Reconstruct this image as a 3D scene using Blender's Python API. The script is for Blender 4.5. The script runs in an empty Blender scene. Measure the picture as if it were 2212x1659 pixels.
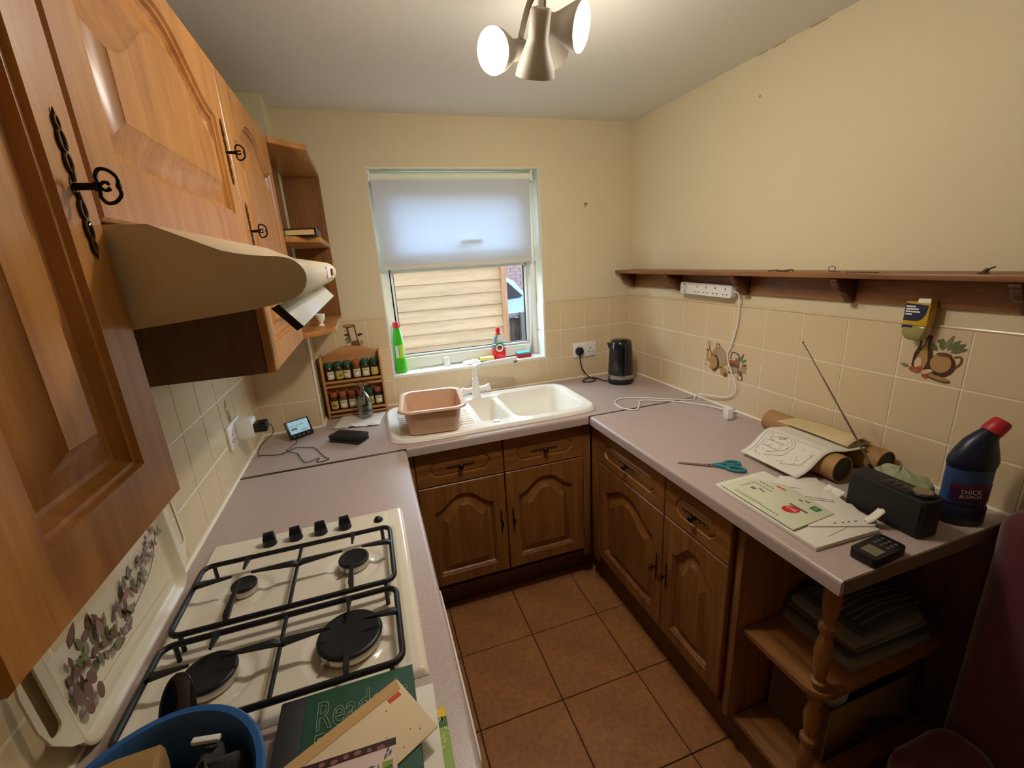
import bpy, bmesh, math, random
from math import pi, sin, cos, radians
from mathutils import Vector, Matrix, noise
from mathutils.geometry import tessellate_polygon

S = bpy.context.scene
COL = S.collection
rng = random.Random(7)

# ------------------------------------------------------------------ camera
cam_d = bpy.data.cameras.new('camera')
cam = bpy.data.objects.new('camera', cam_d)
COL.objects.link(cam)
YAW, PIT, ROL = .304, -.279, -.060
Fv = Vector((sin(YAW)*cos(PIT), cos(YAW)*cos(PIT), sin(PIT)))
R0 = Vector((cos(YAW), -sin(YAW), 0))
U0 = R0.cross(Fv)
Rv = R0*cos(ROL) + U0*sin(ROL)
Uv = -R0*sin(ROL) + U0*cos(ROL)
M3 = Matrix((Rv, Uv, -Fv)).transposed()
cam.matrix_world = Matrix.Translation((.5275, -2.268, 1.610)) @ M3.to_4x4()
cam_d.sensor_width = 36
cam_d.sensor_fit = 'HORIZONTAL'
cam_d.lens = 945.0/2212*36
cam_d.clip_start = .01
S.camera = cam

# ------------------------------------------------------------------ world, daylight, exposure
W = bpy.data.worlds.new('overcast_sky')
S.world = W
W.use_nodes = True
wb = W.node_tree.nodes['Background']
wb.inputs[0].default_value = (.62, .81, 1.0, 1)
wb.inputs[1].default_value = 15.0
S.view_settings.view_transform = 'Standard'
S.view_settings.look = 'None'
S.view_settings.gamma = 1
S.view_settings.use_curve_mapping = False
S.view_settings.exposure = 0.0
pl = bpy.data.lights.new('window_portal', 'AREA')
pl.shape = 'RECTANGLE'
pl.size, pl.size_y = .84, .97
pl.cycles.is_portal = True
po = bpy.data.objects.new('window_portal', pl)
COL.objects.link(po)
po.location = (1.027, .23, 1.555)
po.rotation_euler = (-pi/2, 0, 0)
LAMP_W = 7.8          # watts of each ceiling lamp
LAMP_COL = (1.0, .915, .81)
try:
    S.cycles.use_denoising = True
    S.cycles.max_bounces = 10
    S.cycles.diffuse_bounces = 6
    S.cycles.caustics_reflective = False
    S.cycles.caustics_refractive = False
    S.cycles.sample_clamp_indirect = 6
except Exception:
    pass

# ------------------------------------------------------------------ colour and material helpers
def lin(h):
    h = h.lstrip('#')
    o = []
    for i in (0, 2, 4):
        c = int(h[i:i+2], 16)/255
        o.append(c/12.92 if c <= .04045 else ((c+.055)/1.055)**2.4)
    return (*o, 1)

def newmat(name):
    m = bpy.data.materials.new(name)
    m.use_nodes = True
    nt = m.node_tree
    return m, nt, nt.nodes['Principled BSDF']

def plain(name, col, rough=.5, metal=0, emit=0, trans=0, ior=1.45, alpha=1, bump=0, bscale=200, coat=0, spec=None, var=0):
    m, nt, b = newmat(name)
    b.inputs['Base Color'].default_value = lin(col)
    b.inputs['Roughness'].default_value = rough
    b.inputs['Metallic'].default_value = metal
    b.inputs['Transmission Weight'].default_value = trans
    b.inputs['IOR'].default_value = ior
    b.inputs['Coat Weight'].default_value = coat
    if spec is not None:
        b.inputs['Specular IOR Level'].default_value = spec
    if emit:
        b.inputs['Emission Color'].default_value = lin(col)
        b.inputs['Emission Strength'].default_value = emit
    if bump or var:
        tc = nt.nodes.new('ShaderNodeTexCoord')
        n = nt.nodes.new('ShaderNodeTexNoise')
        n.inputs['Scale'].default_value = bscale
        n.inputs['Detail'].default_value = 4
        nt.links.new(tc.outputs['Object'], n.inputs['Vector'])
        if bump:
            bp = nt.nodes.new('ShaderNodeBump')
            bp.inputs['Strength'].default_value = bump
            bp.inputs['Distance'].default_value = .002
            nt.links.new(n.outputs['Fac'], bp.inputs['Height'])
            nt.links.new(bp.outputs['Normal'], b.inputs['Normal'])
        if var:
            n2 = nt.nodes.new('ShaderNodeTexNoise')
            n2.inputs['Scale'].default_value = 6
            n2.inputs['Detail'].default_value = 5
            nt.links.new(tc.outputs['Object'], n2.inputs['Vector'])
            mx = nt.nodes.new('ShaderNodeMixRGB')
            c = lin(col)
            mx.inputs[1].default_value = (c[0]*(1-var), c[1]*(1-var), c[2]*(1-var*1.2), 1)
            mx.inputs[2].default_value = c
            nt.links.new(n2.outputs['Fac'], mx.inputs[0])
            nt.links.new(mx.outputs[0], b.inputs['Base Color'])
    return m

def wood(name, light, dark, axis='z', rough=.35, scale=1.0, contrast=.5):
    m, nt, b = newmat(name)
    tc = nt.nodes.new('ShaderNodeTexCoord')
    mp = nt.nodes.new('ShaderNodeMapping')
    sc = {'x': (1.1, 16, 16), 'y': (16, 1.1, 16), 'z': (16, 16, 1.1)}[axis]
    mp.inputs['Scale'].default_value = [s*scale for s in sc]
    n = nt.nodes.new('ShaderNodeTexNoise')
    n.inputs['Scale'].default_value = 2.2
    n.inputs['Detail'].default_value = 7
    n.inputs['Roughness'].default_value = .62
    n.inputs['Distortion'].default_value = .5
    n2 = nt.nodes.new('ShaderNodeTexNoise')
    n2.inputs['Scale'].default_value = 14
    n2.inputs['Detail'].default_value = 3
    r = nt.nodes.new('ShaderNodeValToRGB')
    r.color_ramp.elements[0].position = .5-contrast*.38
    r.color_ramp.elements[0].color = lin(dark)
    r.color_ramp.elements[1].position = .5+contrast*.3
    r.color_ramp.elements[1].color = lin(light)
    mx = nt.nodes.new('ShaderNodeMath')
    mx.operation = 'MULTIPLY_ADD'
    mx.inputs[1].default_value = .28
    ad = nt.nodes.new('ShaderNodeMath')
    ad.operation = 'MULTIPLY'
    ad.inputs[1].default_value = .86
    L = nt.links.new
    L(tc.outputs['Object'], mp.inputs['Vector'])
    L(mp.outputs[0], n.inputs['Vector'])
    L(mp.outputs[0], n2.inputs['Vector'])
    L(n.outputs['Fac'], ad.inputs[0])
    L(n2.outputs['Fac'], mx.inputs[0])
    L(ad.outputs[0], mx.inputs[2])
    sb = nt.nodes.new('ShaderNodeMath')
    sb.operation = 'SUBTRACT'
    sb.inputs[1].default_value = .07
    L(mx.outputs[0], sb.inputs[0])
    L(sb.outputs[0], r.inputs['Fac'])
    L(r.outputs['Color'], b.inputs['Base Color'])
    b.inputs['Roughness'].default_value = rough
    bp = nt.nodes.new('ShaderNodeBump')
    bp.inputs['Strength'].default_value = .12
    bp.inputs['Distance'].default_value = .001
    L(n2.outputs['Fac'], bp.inputs['Height'])
    L(bp.outputs['Normal'], b.inputs['Normal'])
    return m

def speckle(name, base, spots, rough=.3, scale=420, lo=.45, hi=.62, bump=0, big=0):
    m, nt, b = newmat(name)
    tc = nt.nodes.new('ShaderNodeTexCoord')
    n = nt.nodes.new('ShaderNodeTexNoise')
    n.inputs['Scale'].default_value = scale
    n.inputs['Detail'].default_value = 2
    r = nt.nodes.new('ShaderNodeValToRGB')
    r.color_ramp.elements[0].position = lo
    r.color_ramp.elements[0].color = lin(base)
    r.color_ramp.elements[1].position = hi
    r.color_ramp.elements[1].color = lin(spots)
    L = nt.links.new
    L(tc.outputs['Object'], n.inputs['Vector'])
    L(n.outputs['Fac'], r.inputs['Fac'])
    out = r.outputs['Color']
    if big:
        n3 = nt.nodes.new('ShaderNodeTexNoise')
        n3.inputs['Scale'].default_value = 7
        n3.inputs['Detail'].default_value = 6
        L(tc.outputs['Object'], n3.inputs['Vector'])
        mx = nt.nodes.new('ShaderNodeMixRGB')
        mx.blend_type = 'MULTIPLY'
        rr = nt.nodes.new('ShaderNodeValToRGB')
        rr.color_ramp.elements[0].position = .35
        rr.color_ramp.elements[0].color = (1-big, 1-big, 1-big, 1)
        rr.color_ramp.elements[1].position = .6
        rr.color_ramp.elements[1].color = (1, 1, 1, 1)
        L(n3.outputs['Fac'], rr.inputs['Fac'])
        mx.inputs[0].default_value = 1
        L(out, mx.inputs[1])
        L(rr.outputs['Color'], mx.inputs[2])
        out = mx.outputs[0]
    L(out, b.inputs['Base Color'])
    b.inputs['Roughness'].default_value = rough
    if bump:
        bp = nt.nodes.new('ShaderNodeBump')
        bp.inputs['Strength'].default_value = bump
        bp.inputs['Distance'].default_value = .001
        L(n.outputs['Fac'], bp.inputs['Height'])
        L(bp.outputs['Normal'], b.inputs['Normal'])
    return m

def glassy(name, tint='#ffffff', rough=0.0):
    # thin clear pane: mostly transparent with a mirror-like share by fresnel
    m = bpy.data.materials.new(name)
    m.use_nodes = True
    nt = m.node_tree
    nt.nodes.clear()
    o = nt.nodes.new('ShaderNodeOutputMaterial')
    t = nt.nodes.new('ShaderNodeBsdfTransparent')
    t.inputs[0].default_value = lin(tint)
    g = nt.nodes.new('ShaderNodeBsdfGlossy')
    g.inputs['Roughness'].default_value = rough
    f = nt.nodes.new('ShaderNodeFresnel')
    f.inputs[0].default_value = 1.45
    mx = nt.nodes.new('ShaderNodeMixShader')
    ge = nt.nodes.new('ShaderNodeNewGeometry')       # the far face of the sheet only lets light through
    iv = nt.nodes.new('ShaderNodeMath')
    iv.operation = 'SUBTRACT'
    iv.inputs[0].default_value = 1
    ml = nt.nodes.new('ShaderNodeMath')
    ml.operation = 'MULTIPLY'
    nt.links.new(ge.outputs['Backfacing'], iv.inputs[1])
    nt.links.new(f.outputs[0], ml.inputs[0])
    nt.links.new(iv.outputs[0], ml.inputs[1])
    nt.links.new(ml.outputs[0], mx.inputs[0])
    nt.links.new(t.outputs[0], mx.inputs[1])
    nt.links.new(g.outputs[0], mx.inputs[2])
    nt.links.new(mx.outputs[0], o.inputs[0])
    return m

def translucent(name, col, share=.5, tcol=None):
    m = bpy.data.materials.new(name)
    m.use_nodes = True
    nt = m.node_tree
    nt.nodes.clear()
    o = nt.nodes.new('ShaderNodeOutputMaterial')
    d = nt.nodes.new('ShaderNodeBsdfDiffuse')
    d.inputs[0].default_value = lin(col)
    t = nt.nodes.new('ShaderNodeBsdfTranslucent')
    t.inputs[0].default_value = lin(tcol or col)
    mx = nt.nodes.new('ShaderNodeMixShader')
    mx.inputs[0].default_value = share
    nt.links.new(d.outputs[0], mx.inputs[1])
    nt.links.new(t.outputs[0], mx.inputs[2])
    nt.links.new(mx.outputs[0], o.inputs[0])
    return m

MT = {}
def mat(name, *a, **k):
    if name not in MT:
        MT[name] = plain(name, *a, **k)
    return MT[name]

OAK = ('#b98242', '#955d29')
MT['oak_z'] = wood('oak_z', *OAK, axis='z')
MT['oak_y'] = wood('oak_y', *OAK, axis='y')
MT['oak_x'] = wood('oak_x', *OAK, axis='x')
SHADED_OAK = ('#93622f', '#6a401b')  # same oak, darkened: the shade under the worktops is put into its colour
MT['shaded_oak_z'] = wood('shaded_oak_z', *SHADED_OAK, axis='z', rough=.4)
MT['shaded_oak_y'] = wood('shaded_oak_y', *SHADED_OAK, axis='y', rough=.4)
MT['shaded_oak_x'] = wood('shaded_oak_x', *SHADED_OAK, axis='x', rough=.4)
MT['dark_oak'] = wood('dark_oak', '#6b4420', '#4e2e14', axis='z', rough=.5)
MT['pine'] = wood('pine_shelf', '#96653a', '#684024', axis='y', rough=.4)
MT['rack_pine'] = wood('rack_pine', '#c89358', '#a26b34', axis='x', rough=.5)
MT['laminate'] = speckle('worktop_laminate', '#a8968f', '#bfaca4', rough=.34, scale=520, lo=.40, hi=.66)
MT['tile'] = plain('cream_tile', '#d8c4a0', .18, var=.05)
MT['white_tile'] = plain('white_tile', '#e9ebe6', .2)
MT['grout'] = plain('tile_grout', '#e6dcc4', .8)
MT['floor_tile'] = speckle('terracotta_tile', '#b27a4a', '#9a643a', rough=.42, scale=60, lo=.3, hi=.75, bump=.08, big=.18)
MT['floor_grout'] = plain('floor_grout', '#3a2516', .9)
MT['wall'] = plain('cream_emulsion', '#d8ccaa', .85, bump=.15, bscale=160)
MT['ceiling'] = plain('ceiling_emulsion', '#dedbd0', .9, bump=.1, bscale=120)
MT['reveal'] = plain('white_emulsion', '#e6ead9', .8)
MT['upvc'] = plain('white_upvc', '#ebe8dd', .3)
MT['sealant'] = plain('sealant', '#e9e1cb', .5)
MT['enamel'] = plain('cream_enamel', '#e2d8c4', .12, coat=.3)
MT['hood'] = plain('hood_enamel', '#dccfb2', .28)
MT['iron'] = plain('black_cast_iron', '#15161a', .42)
MT['black'] = plain('black_plastic', '#0f1013', .35)
MT['dull_black'] = plain('matt_black_plastic', '#191919', .6)
MT['white'] = plain('white_plastic', '#e8e6e0', .3)
MT['sinkm'] = plain('sink_composite', '#eeeade', .16)
MT['brass'] = plain('antique_brass', '#5a4426', .35, metal=.85)
MT['steel'] = plain('steel', '#b5b1a8', .25, metal=1)
MT['paper'] = plain('white_paper', '#dcd6c8', .7)
MT['ink'] = plain('grey_ink', '#6d6860', .8)

# ------------------------------------------------------------------ mesh builder
def frame(o, u, v):
    u = Vector(u).normalized()
    v = Vector(v)
    v = (v - u*v.dot(u)).normalized()
    n = u.cross(v)
    m = Matrix((u, v, n)).transposed().to_4x4()
    m.translation = Vector(o)
    return m

ID = Matrix.Identity(4)
WM = {}

class MB:
    def __init__(s, M=ID):
        s.v, s.f, s.mi, s.cur, s.M = [], [], [], 0, M
    def add(s, vs, fs, M=None):
        b = len(s.v)
        MM = s.M if M is None else s.M @ M
        s.v += [MM @ Vector(p) for p in vs]
        for f in fs:
            s.f.append([b+i for i in f])
            s.mi.append(s.cur)
        return s
    def box(s, x0, x1, y0, y1, z0, z1, M=None):
        vs = [(x, y, z) for z in (z0, z1) for y in (y0, y1) for x in (x0, x1)]
        return s.add(vs, [(0, 2, 3, 1), (4, 5, 7, 6), (0, 1, 5, 4), (2, 6, 7, 3), (0, 4, 6, 2), (1, 3, 7, 5)], M)
    def prism(s, poly, a0, a1, axis='z', M=None):
        n = len(poly)
        def P(p, a):
            return {'z': (p[0], p[1], a), 'y': (p[0], a, p[1]), 'x': (a, p[0], p[1])}[axis]
        vs = [P(p, a0) for p in poly] + [P(p, a1) for p in poly]
        fs = [(i, (i+1) % n, n+(i+1) % n, n+i) for i in range(n)]
        tr = tessellate_polygon([[Vector((p[0], p[1], 0)) for p in poly]])
        fs += [tuple(t) for t in tr] + [tuple(n+i for i in t) for t in tr]
        return s.add(vs, fs, M)
    def lathe(s, prof, seg=24, M=None, a0=0, a1=2*pi, sx=1, sy=1):
        full = abs(a1-a0-2*pi) < 1e-6
        ns = seg if full else seg+1
        vs, fs, rows = [], [], []
        for r, z in prof:
            if r < 1e-6:
                rows.append([len(vs)])
                vs.append((0, 0, z))
            else:
                row = []
                for i in range(ns):
                    a = a0+(a1-a0)*i/seg
                    row.append(len(vs))
                    vs.append((r*cos(a)*sx, r*sin(a)*sy, z))
                rows.append(row)
        for A, B in zip(rows, rows[1:]):
            for i in range(seg):
                j = (i+1) % ns
                if len(A) == 1 and len(B) == 1:
                    continue
                if len(A) == 1:
                    fs.append((A[0], B[j], B[i]))
                elif len(B) == 1:
                    fs.append((A[i], A[j], B[0]))
                else:
                    fs.append((A[i], A[j], B[j], B[i]))
        return s.add(vs, fs, M)
    def cyl(s, p0, p1, r0, r1=None, seg=16, caps=True):
        r1 = r0 if r1 is None else r1
        p0, p1 = Vector(p0), Vector(p1)
        d = p1-p0
        q = d.to_track_quat('Z', 'Y').to_matrix().to_4x4()
        q.translation = p0
        h = d.length
        pr = ([(0, 0)] if caps else []) + [(r0, 0), (r1, h)] + ([(0, h)] if caps else [])
        return s.lathe(pr, seg, q)
    def tube(s, path, r, seg=8, closed=False, M=None):
        P = [Vector(p) for p in path]
        n = len(P)
        rr = r if isinstance(r, (list, tuple)) else [r]*n
        vs, fs = [], []
        up = None
        for i, p in enumerate(P):
            a = P[(i-1) % n] if (closed or i > 0) else p
            b = P[(i+1) % n] if (closed or i < n-1) else p
            t = (b-a)
            t = t.normalized() if t.length > 1e-9 else Vector((0, 0, 1))
            if up is None:
                up = Vector((0, 0, 1)) if abs(t.z) < .9 else Vector((1, 0, 0))
            x = up.cross(t)
            if x.length < 1e-6:
                x = Vector((1, 0, 0)).cross(t)
            x.normalize()
            y = t.cross(x).normalized()
            up = y
            for k in range(seg):
                an = 2*pi*k/seg
                vs.append(p + x*cos(an)*rr[i] + y*sin(an)*rr[i])
        m = n if closed else n-1
        for i in range(m):
            for k in range(seg):
                a, b = i*seg, ((i+1) % n)*seg
                fs.append((a+k, a+(k+1) % seg, b+(k+1) % seg, b+k))
        if not closed:
            fs.append(tuple(range(seg-1, -1, -1)))
            fs.append(tuple((n-1)*seg+k for k in range(seg)))
        return s.add(vs, fs, M)
    def loft(s, rings, closed_ring=True, cap=True, M=None):
        n = len(rings[0])
        vs = [p for r in rings for p in r]
        fs = []
        for i in range(len(rings)-1):
            for k in range(n if closed_ring else n-1):
                j = (k+1) % n
                fs.append((i*n+k, i*n+j, (i+1)*n+j, (i+1)*n+k))
        if cap and closed_ring:
            fs.append(tuple(range(n-1, -1, -1)))
            fs.append(tuple((len(rings)-1)*n+k for k in range(n)))
        return s.add(vs, fs, M)
    def grid(s, fn, nu, nv, M=None):
        vs = [fn(i/nu, j/nv) for j in range(nv+1) for i in range(nu+1)]
        w = nu+1
        fs = [(j*w+i, j*w+i+1, (j+1)*w+i+1, (j+1)*w+i) for j in range(nv) for i in range(nu)]
        return s.add(vs, fs, M)
    def flat(s, poly, lvl=0, M=None):
        tr = tessellate_polygon([[Vector((p[0], p[1], 0)) for p in poly]])
        return s.add([(p[0], p[1], .0003+lvl*.0002) for p in poly], [tuple(t) for t in tr], M)
    def build(s, name, m, parent=None, world=True, bevel=0, seg=2, smooth=35, recalc=True, solid=0):
        mats = m if isinstance(m, (list, tuple)) else [m]
        me = bpy.data.meshes.new(name)
        pm = WM.get(parent.name, ID) if parent else ID
        inv = pm.inverted() if (world and parent) else ID
        me.from_pydata([inv @ p for p in s.v], [], s.f)
        for x in mats:
            me.materials.append(MT[x] if isinstance(x, str) else x)
        for p, i in zip(me.polygons, s.mi):
            p.material_index = i
        bm = bmesh.new()
        bm.from_mesh(me)
        bmesh.ops.remove_doubles(bm, verts=bm.verts, dist=1e-6)
        if recalc:
            bmesh.ops.recalc_face_normals(bm, faces=bm.faces)
        if bevel:
            es = [e for e in bm.edges if len(e.link_faces) == 2 and e.calc_face_angle(0) > .5]
            bmesh.ops.bevel(bm, geom=es, offset=bevel, segments=seg, affect='EDGES', clamp_overlap=True, profile=.5)
        bm.to_mesh(me)
        bm.free()
        if smooth:
            for p in me.polygons:
                p.use_smooth = True
            me.set_sharp_from_angle(angle=radians(smooth))
        o = bpy.data.objects.new(name, me)
        COL.objects.link(o)
        if parent:
            o.parent = parent
            WM[o.name] = pm
        else:
            WM[o.name] = ID
        if solid:
            md = o.modifiers.new('thickness', 'SOLIDIFY')
            md.thickness = solid
            md.offset = -1
        return o

def tag(o, label=None, cat=None, group=None, kind=None):
    if label:
        o['label'] = label
    if cat:
        o['category'] = cat
    if group:
        o['group'] = group
    if kind:
        o['kind'] = kind
    return o

def thing(name, label, cat, loc=(0, 0, 0), rz=0, group=None, rot=None):
    o = bpy.data.objects.new(name, None)
    o.empty_display_size = .05
    COL.objects.link(o)
    o.location = loc
    o.rotation_euler = rot or (0, 0, rz)
    WM[o.name] = Matrix.LocRotScale(Vector(loc), o.rotation_euler, None)
    return tag(o, label, cat, group)

def single(mb, name, m, label, cat, group=None, loc=None, **k):
    """a thing that is one mesh, its origin moved to loc"""
    if loc is not None:
        L = Vector(loc)
        mb.v = [p-L for p in mb.v]
    o = mb.build(name, m, **k)
    if loc is not None:
        o.location = loc
        WM[o.name] = Matrix.Translation(Vector(loc))
    return tag(o, label, cat, group)

def copy_tree(o, parent=None):
    c = o.copy()
    COL.objects.link(c)
    if parent:
        c.parent = parent
    for ch in list(o.children):
        copy_tree(ch, c)
    return c

def lettering(text, M, size, m, parent, name='lettering', outline=0, sx=1, align='LEFT', ext=0):
    cu = bpy.data.curves.new(name, 'FONT')
    cu.body = text
    cu.size = size
    cu.align_x = align
    cu.space_line = .85
    if outline:
        cu.fill_mode = 'NONE'
        cu.bevel_depth = outline
        cu.bevel_resolution = 0
    cu.resolution_u = 3
    cu.extrude = ext
    cu.materials.append(MT[m] if isinstance(m, str) else m)
    tmp = bpy.data.objects.new(name, cu)
    COL.objects.link(tmp)
    me = bpy.data.meshes.new_from_object(tmp.evaluated_get(bpy.context.evaluated_depsgraph_get()))
    bpy.data.objects.remove(tmp)
    bpy.data.curves.remove(cu)
    me.name = name
    o = bpy.data.objects.new(name, me)
    COL.objects.link(o)
    o.parent = parent
    pm = WM.get(parent.name, ID)
    o.matrix_local = pm.inverted() @ M @ Matrix.Diagonal((sx, 1, 1, 1))
    WM[o.name] = M
    return tag(o, kind='stuff')

def ell(cx, cy, rx, ry, n=18, a=0):
    return [(cx+rx*cos(t)*cos(a)-ry*sin(t)*sin(a), cy+rx*cos(t)*sin(a)+ry*sin(t)*cos(a)) for t in [2*pi*i/n for i in range(n)]]

def rrect(x0, x1, y0, y1, r, n=4):
    o = []
    for cx, cy, a in ((x1-r, y0+r, -pi/2), (x1-r, y1-r, 0), (x0+r, y1-r, pi/2), (x0+r, y0+r, pi)):
        for i in range(n+1):
            t = a+pi/2*i/n
            o.append((cx+r*cos(t), cy+r*sin(t)))
    return o

def smoothstep(a, b, x):
    t = max(0, min(1, (x-a)/(b-a)))
    return t*t*(3-2*t)

def spline(pts, n=8, closed=False):
    P = [Vector(p) for p in pts]
    out = []
    m = len(P)
    rngI = range(m if closed else m-1)
    for i in rngI:
        p0 = P[(i-1) % m] if (closed or i > 0) else P[i]*2-P[i+1]
        p1, p2 = P[i], P[(i+1) % m]
        p3 = P[(i+2) % m] if (closed or i < m-2) else p2*2-p1
        for k in range(n):
            t = k/n
            out.append(.5*((2*p1)+(p2-p0)*t+(2*p0-5*p1+4*p2-p3)*t*t+(3*p1-p0-3*p2+p3)*t**3))
    if not closed:
        out.append(P[-1])
    return out

# ================================================================== THE SETTING
XW, H, YF, ZW = 2.0, 2.268, -3.7, .91       # right wall, ceiling, wall behind the camera, worktop
WX0, WX1, WZ0, WZ1 = .605, 1.45, 1.058, 2.045  # window opening

def structure(mb, name, m, **k):
    return tag(mb.build(name, m, **k), kind='structure')

floor = structure(MB().box(-.1, 2.1, YF-.1, .2, -.12, -.006), 'floor', 'floor_grout')
ceiling = structure(MB().box(-.1, 2.1, YF-.1, .22, H, H+.1), 'ceiling', 'ceiling')
wall_left = structure(MB().box(-.1, 0, YF-.1, .22, 0, H), 'wall_left', 'wall')
wall_right = structure(MB().box(XW, XW+.1, YF-.1, .22, 0, H), 'wall_right', 'wall')
wall_front = structure(MB().box(0, XW, YF-.1, YF, 0, H), 'wall_front', 'wall')
b = MB()
b.box(0, WX0, 0, .22, 0, H).box(WX1, XW, 0, .22, 0, H).box(WX0, WX1, 0, .22, 0, WZ0).box(WX0, WX1, 0, .22, WZ1, H)
wall_back = structure(b, 'wall_back', 'wall')
structure(MB().box(-3, 5, 0, .22, H+.1, 5.2).box(-3, -.1, .1, .22, -.3, H+.1).box(XW+.1, 5, .1, .22, -.3, H+.1), 'wall_outside', plain('house_brick', '#9a7f70', .9))
wall_corner = structure(MB().box(0, .251, -.169, 0, ZW+.002, H), 'wall_corner', 'wall')

# floor tiles, each a part of the floor
TS, TOX, TOY = .3212, 1.019, -.782
def tile_mesh(name, w, h, t, m, e=.0015):
    """tile in local u,v with n up to t, soft edge"""
    mb = MB()
    def ring(i, z):
        return [(i, i, z), (w-i, i, z), (w-i, h-i, z), (i, h-i, z)]
    mb.loft([ring(0, 0), ring(0, t-e), ring(e, t)])
    me = bpy.data.meshes.new(name)
    me.from_pydata([tuple(p) for p in mb.v], [], mb.f)
    me.materials.append(MT[m])
    return me

TILE_CACHE = {}
def put_tile(name, M, w, h, t, m, parent):
    key = (name, round(w, 4), round(h, 4), t, m)
    if key not in TILE_CACHE:
        TILE_CACHE[key] = tile_mesh(name, w, h, t, m)
    o = bpy.data.objects.new(name, TILE_CACHE[key])
    COL.objects.link(o)
    o.parent = parent
    o.matrix_local = M
    WM[o.name] = M
    return o

for i in range(-4, 4):
    for j in range(-10, 3):
        x0, x1 = TOX+i*TS+.002, TOX+(i+1)*TS-.002
        y0, y1 = TOY+j*TS+.002, TOY+(j+1)*TS-.002
        x0, x1, y0, y1 = max(x0, .002), min(x1, XW-.002), max(y0, YF+.002), min(y1, -.002)
        if x1-x0 < .02 or y1-y0 < .02:
            continue
        z = -.006+rng.uniform(-.0006, 0)
        put_tile('floor_tile', frame((x0, y0, z), (1, 0, 0), (0, 1, 0)), x1-x0, y1-y0, .006, 'floor_tile', floor)

# wall tiles
ROWS = [(.914, 1.044), (1.048, 1.204), (1.208, 1.362)]
ROWL = [(.914, 1.054)]
def tiles(parent, origin, u, cols, rows, m='tile'):
    """cols: list of (a,b) along u measured from origin"""
    out = {}
    for ci, (a, c) in enumerate(cols):
        for ri, (z0, z1) in enumerate(rows):
            o = Vector(origin)+Vector(u)*(a+.0015)
            out[ci, ri] = put_tile('tile', frame((o.x, o.y, z0), u, (0, 0, 1)), c-a-.003, z1-z0, .006, m, parent)
    return out
def cuts(vals):
    return list(zip(vals, vals[1:]))

# grout beds (thin, under the tiles) and tile courses
MB().box(XW-.005, XW, -1.742, 0, .91, 1.364).build('grout', 'grout', wall_right)
right_tiles = tiles(wall_right, (XW-.0005, 0, 0), (0, -1, 0), cuts([.004]+[.158*k for k in range(1, 12)]), ROWS)
g = MB()
g.box(.251, WX0, -.005, 0, .91, 1.364).box(WX1, XW, -.005, 0, .91, 1.364).box(WX0, WX1, -.005, 0, .91, WZ0-.001)
g.build('grout', 'grout', wall_back)
back_r = tiles(wall_back, (WX1, -.0005, 0), (1, 0, 0), cuts([0, .095, .247, .399, .542]), ROWS)
back_l = tiles(wall_back, (.258, -.0005, 0), (1, 0, 0), cuts([0, .102, .249, .346]), ROWS)
tiles(wall_back, (WX0, -.0005, 0), (1, 0, 0), cuts([0, .035, .185, .337, .489, .641, .787, .845]), ROWL)
g = MB()
g.box(0, .251, -.174, -.169, .91, 1.364).box(.251, .256, -.169, 0, .91, 1.364)
g.build('grout', 'grout', wall_corner)
tiles(wall_corner, (0, -.1695, 0), (1, 0, 0), cuts([.006, .1, .251]), ROWS)
tiles(wall_corner, (.2515, -.169, 0), (0, 1, 0), cuts([0, .163]), ROWS)
MB().box(0, .005, -2.3, -.174, .91, 1.364).build('grout', 'grout', wall_left)
left_tiles = tiles(wall_left, (.0005, -.18, 0), (0, 1, 0), [(-.152*(k+1), -.152*k) for k in range(0, 13)], ROWS)

# white tile trims, sealant lines
tr = MB()
tr.cyl((XW-.004, -1.74, 1.366), (XW-.004, -.004, 1.366), .0045, seg=8)
tr.cyl((WX1, -.004, 1.366), (XW-.006, -.004, 1.366), .0045, seg=8)
tr.cyl((.262, -.004, 1.366), (WX0, -.004, 1.366), .0045, seg=8)
structure(tr, 'trim_1', 'tile')
tr = MB()
tr.cyl((.256, -.174, .915), (.256, -.174, 1.368), .0055, seg=8)
structure(tr, 'trim_2', 'sealant')
tr = MB()
def bead(p, q):
    tr.cyl(p, q, .006, seg=8)
bead((.006, -2.3, .912), (.006, -.178, .912))
bead((.006, -.178, .912), (.256, -.178, .912))
bead((.260, -.172, .912), (.260, -.006, .912))
bead((.262, -.007, .912), (XW-.006, -.007, .912))
bead((XW-.007, -1.738, .912), (XW-.007, -.01, .912))
structure(tr, 'trim_3', 'sealant')

# window sill of white tiles, tiled and painted reveal
sill = structure(MB().box(WX0, WX1, -.004, .125, WZ0-.0005, WZ0+.001), 'trim_4', 'grout')
for k, (a, c) in enumerate(cuts([0, .15, .302, .454, .606, .758, .845])):
    put_tile('sill_tile', frame((WX0+a+.0012, -.006, WZ0), (1, 0, 0), (0, 1, 0)), c-a-.0024, .12, .007, 'white_tile', sill)
rv = MB()
rv.box(WX1-.003, WX1, 0, .1, 1.362, WZ1).box(WX0, WX0+.003, 0, .1, 1.362, WZ1).box(WX0, WX1, 0, .1, WZ1-.003, WZ1)
reveal = structure(rv, 'trim_5', 'reveal')
for z0, z1 in ((1.066, 1.204), (1.208, 1.362)):
    put_tile('reveal_tile', frame((WX1, .002, z0), (0, 1, 0), (0, 0, 1)) @ Matrix.Rotation(0, 4, 'X') if False else frame((WX1, .098, z0), (0, -1, 0), (0, 0, 1)), .096, z1-z0, .006, 'white_tile', reveal)
    put_tile('reveal_tile', frame((WX0, .002, z0), (0, 1, 0), (0, 0, 1)), .096, z1-z0, .006, 'white_tile', reveal)
ed = MB()
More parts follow.
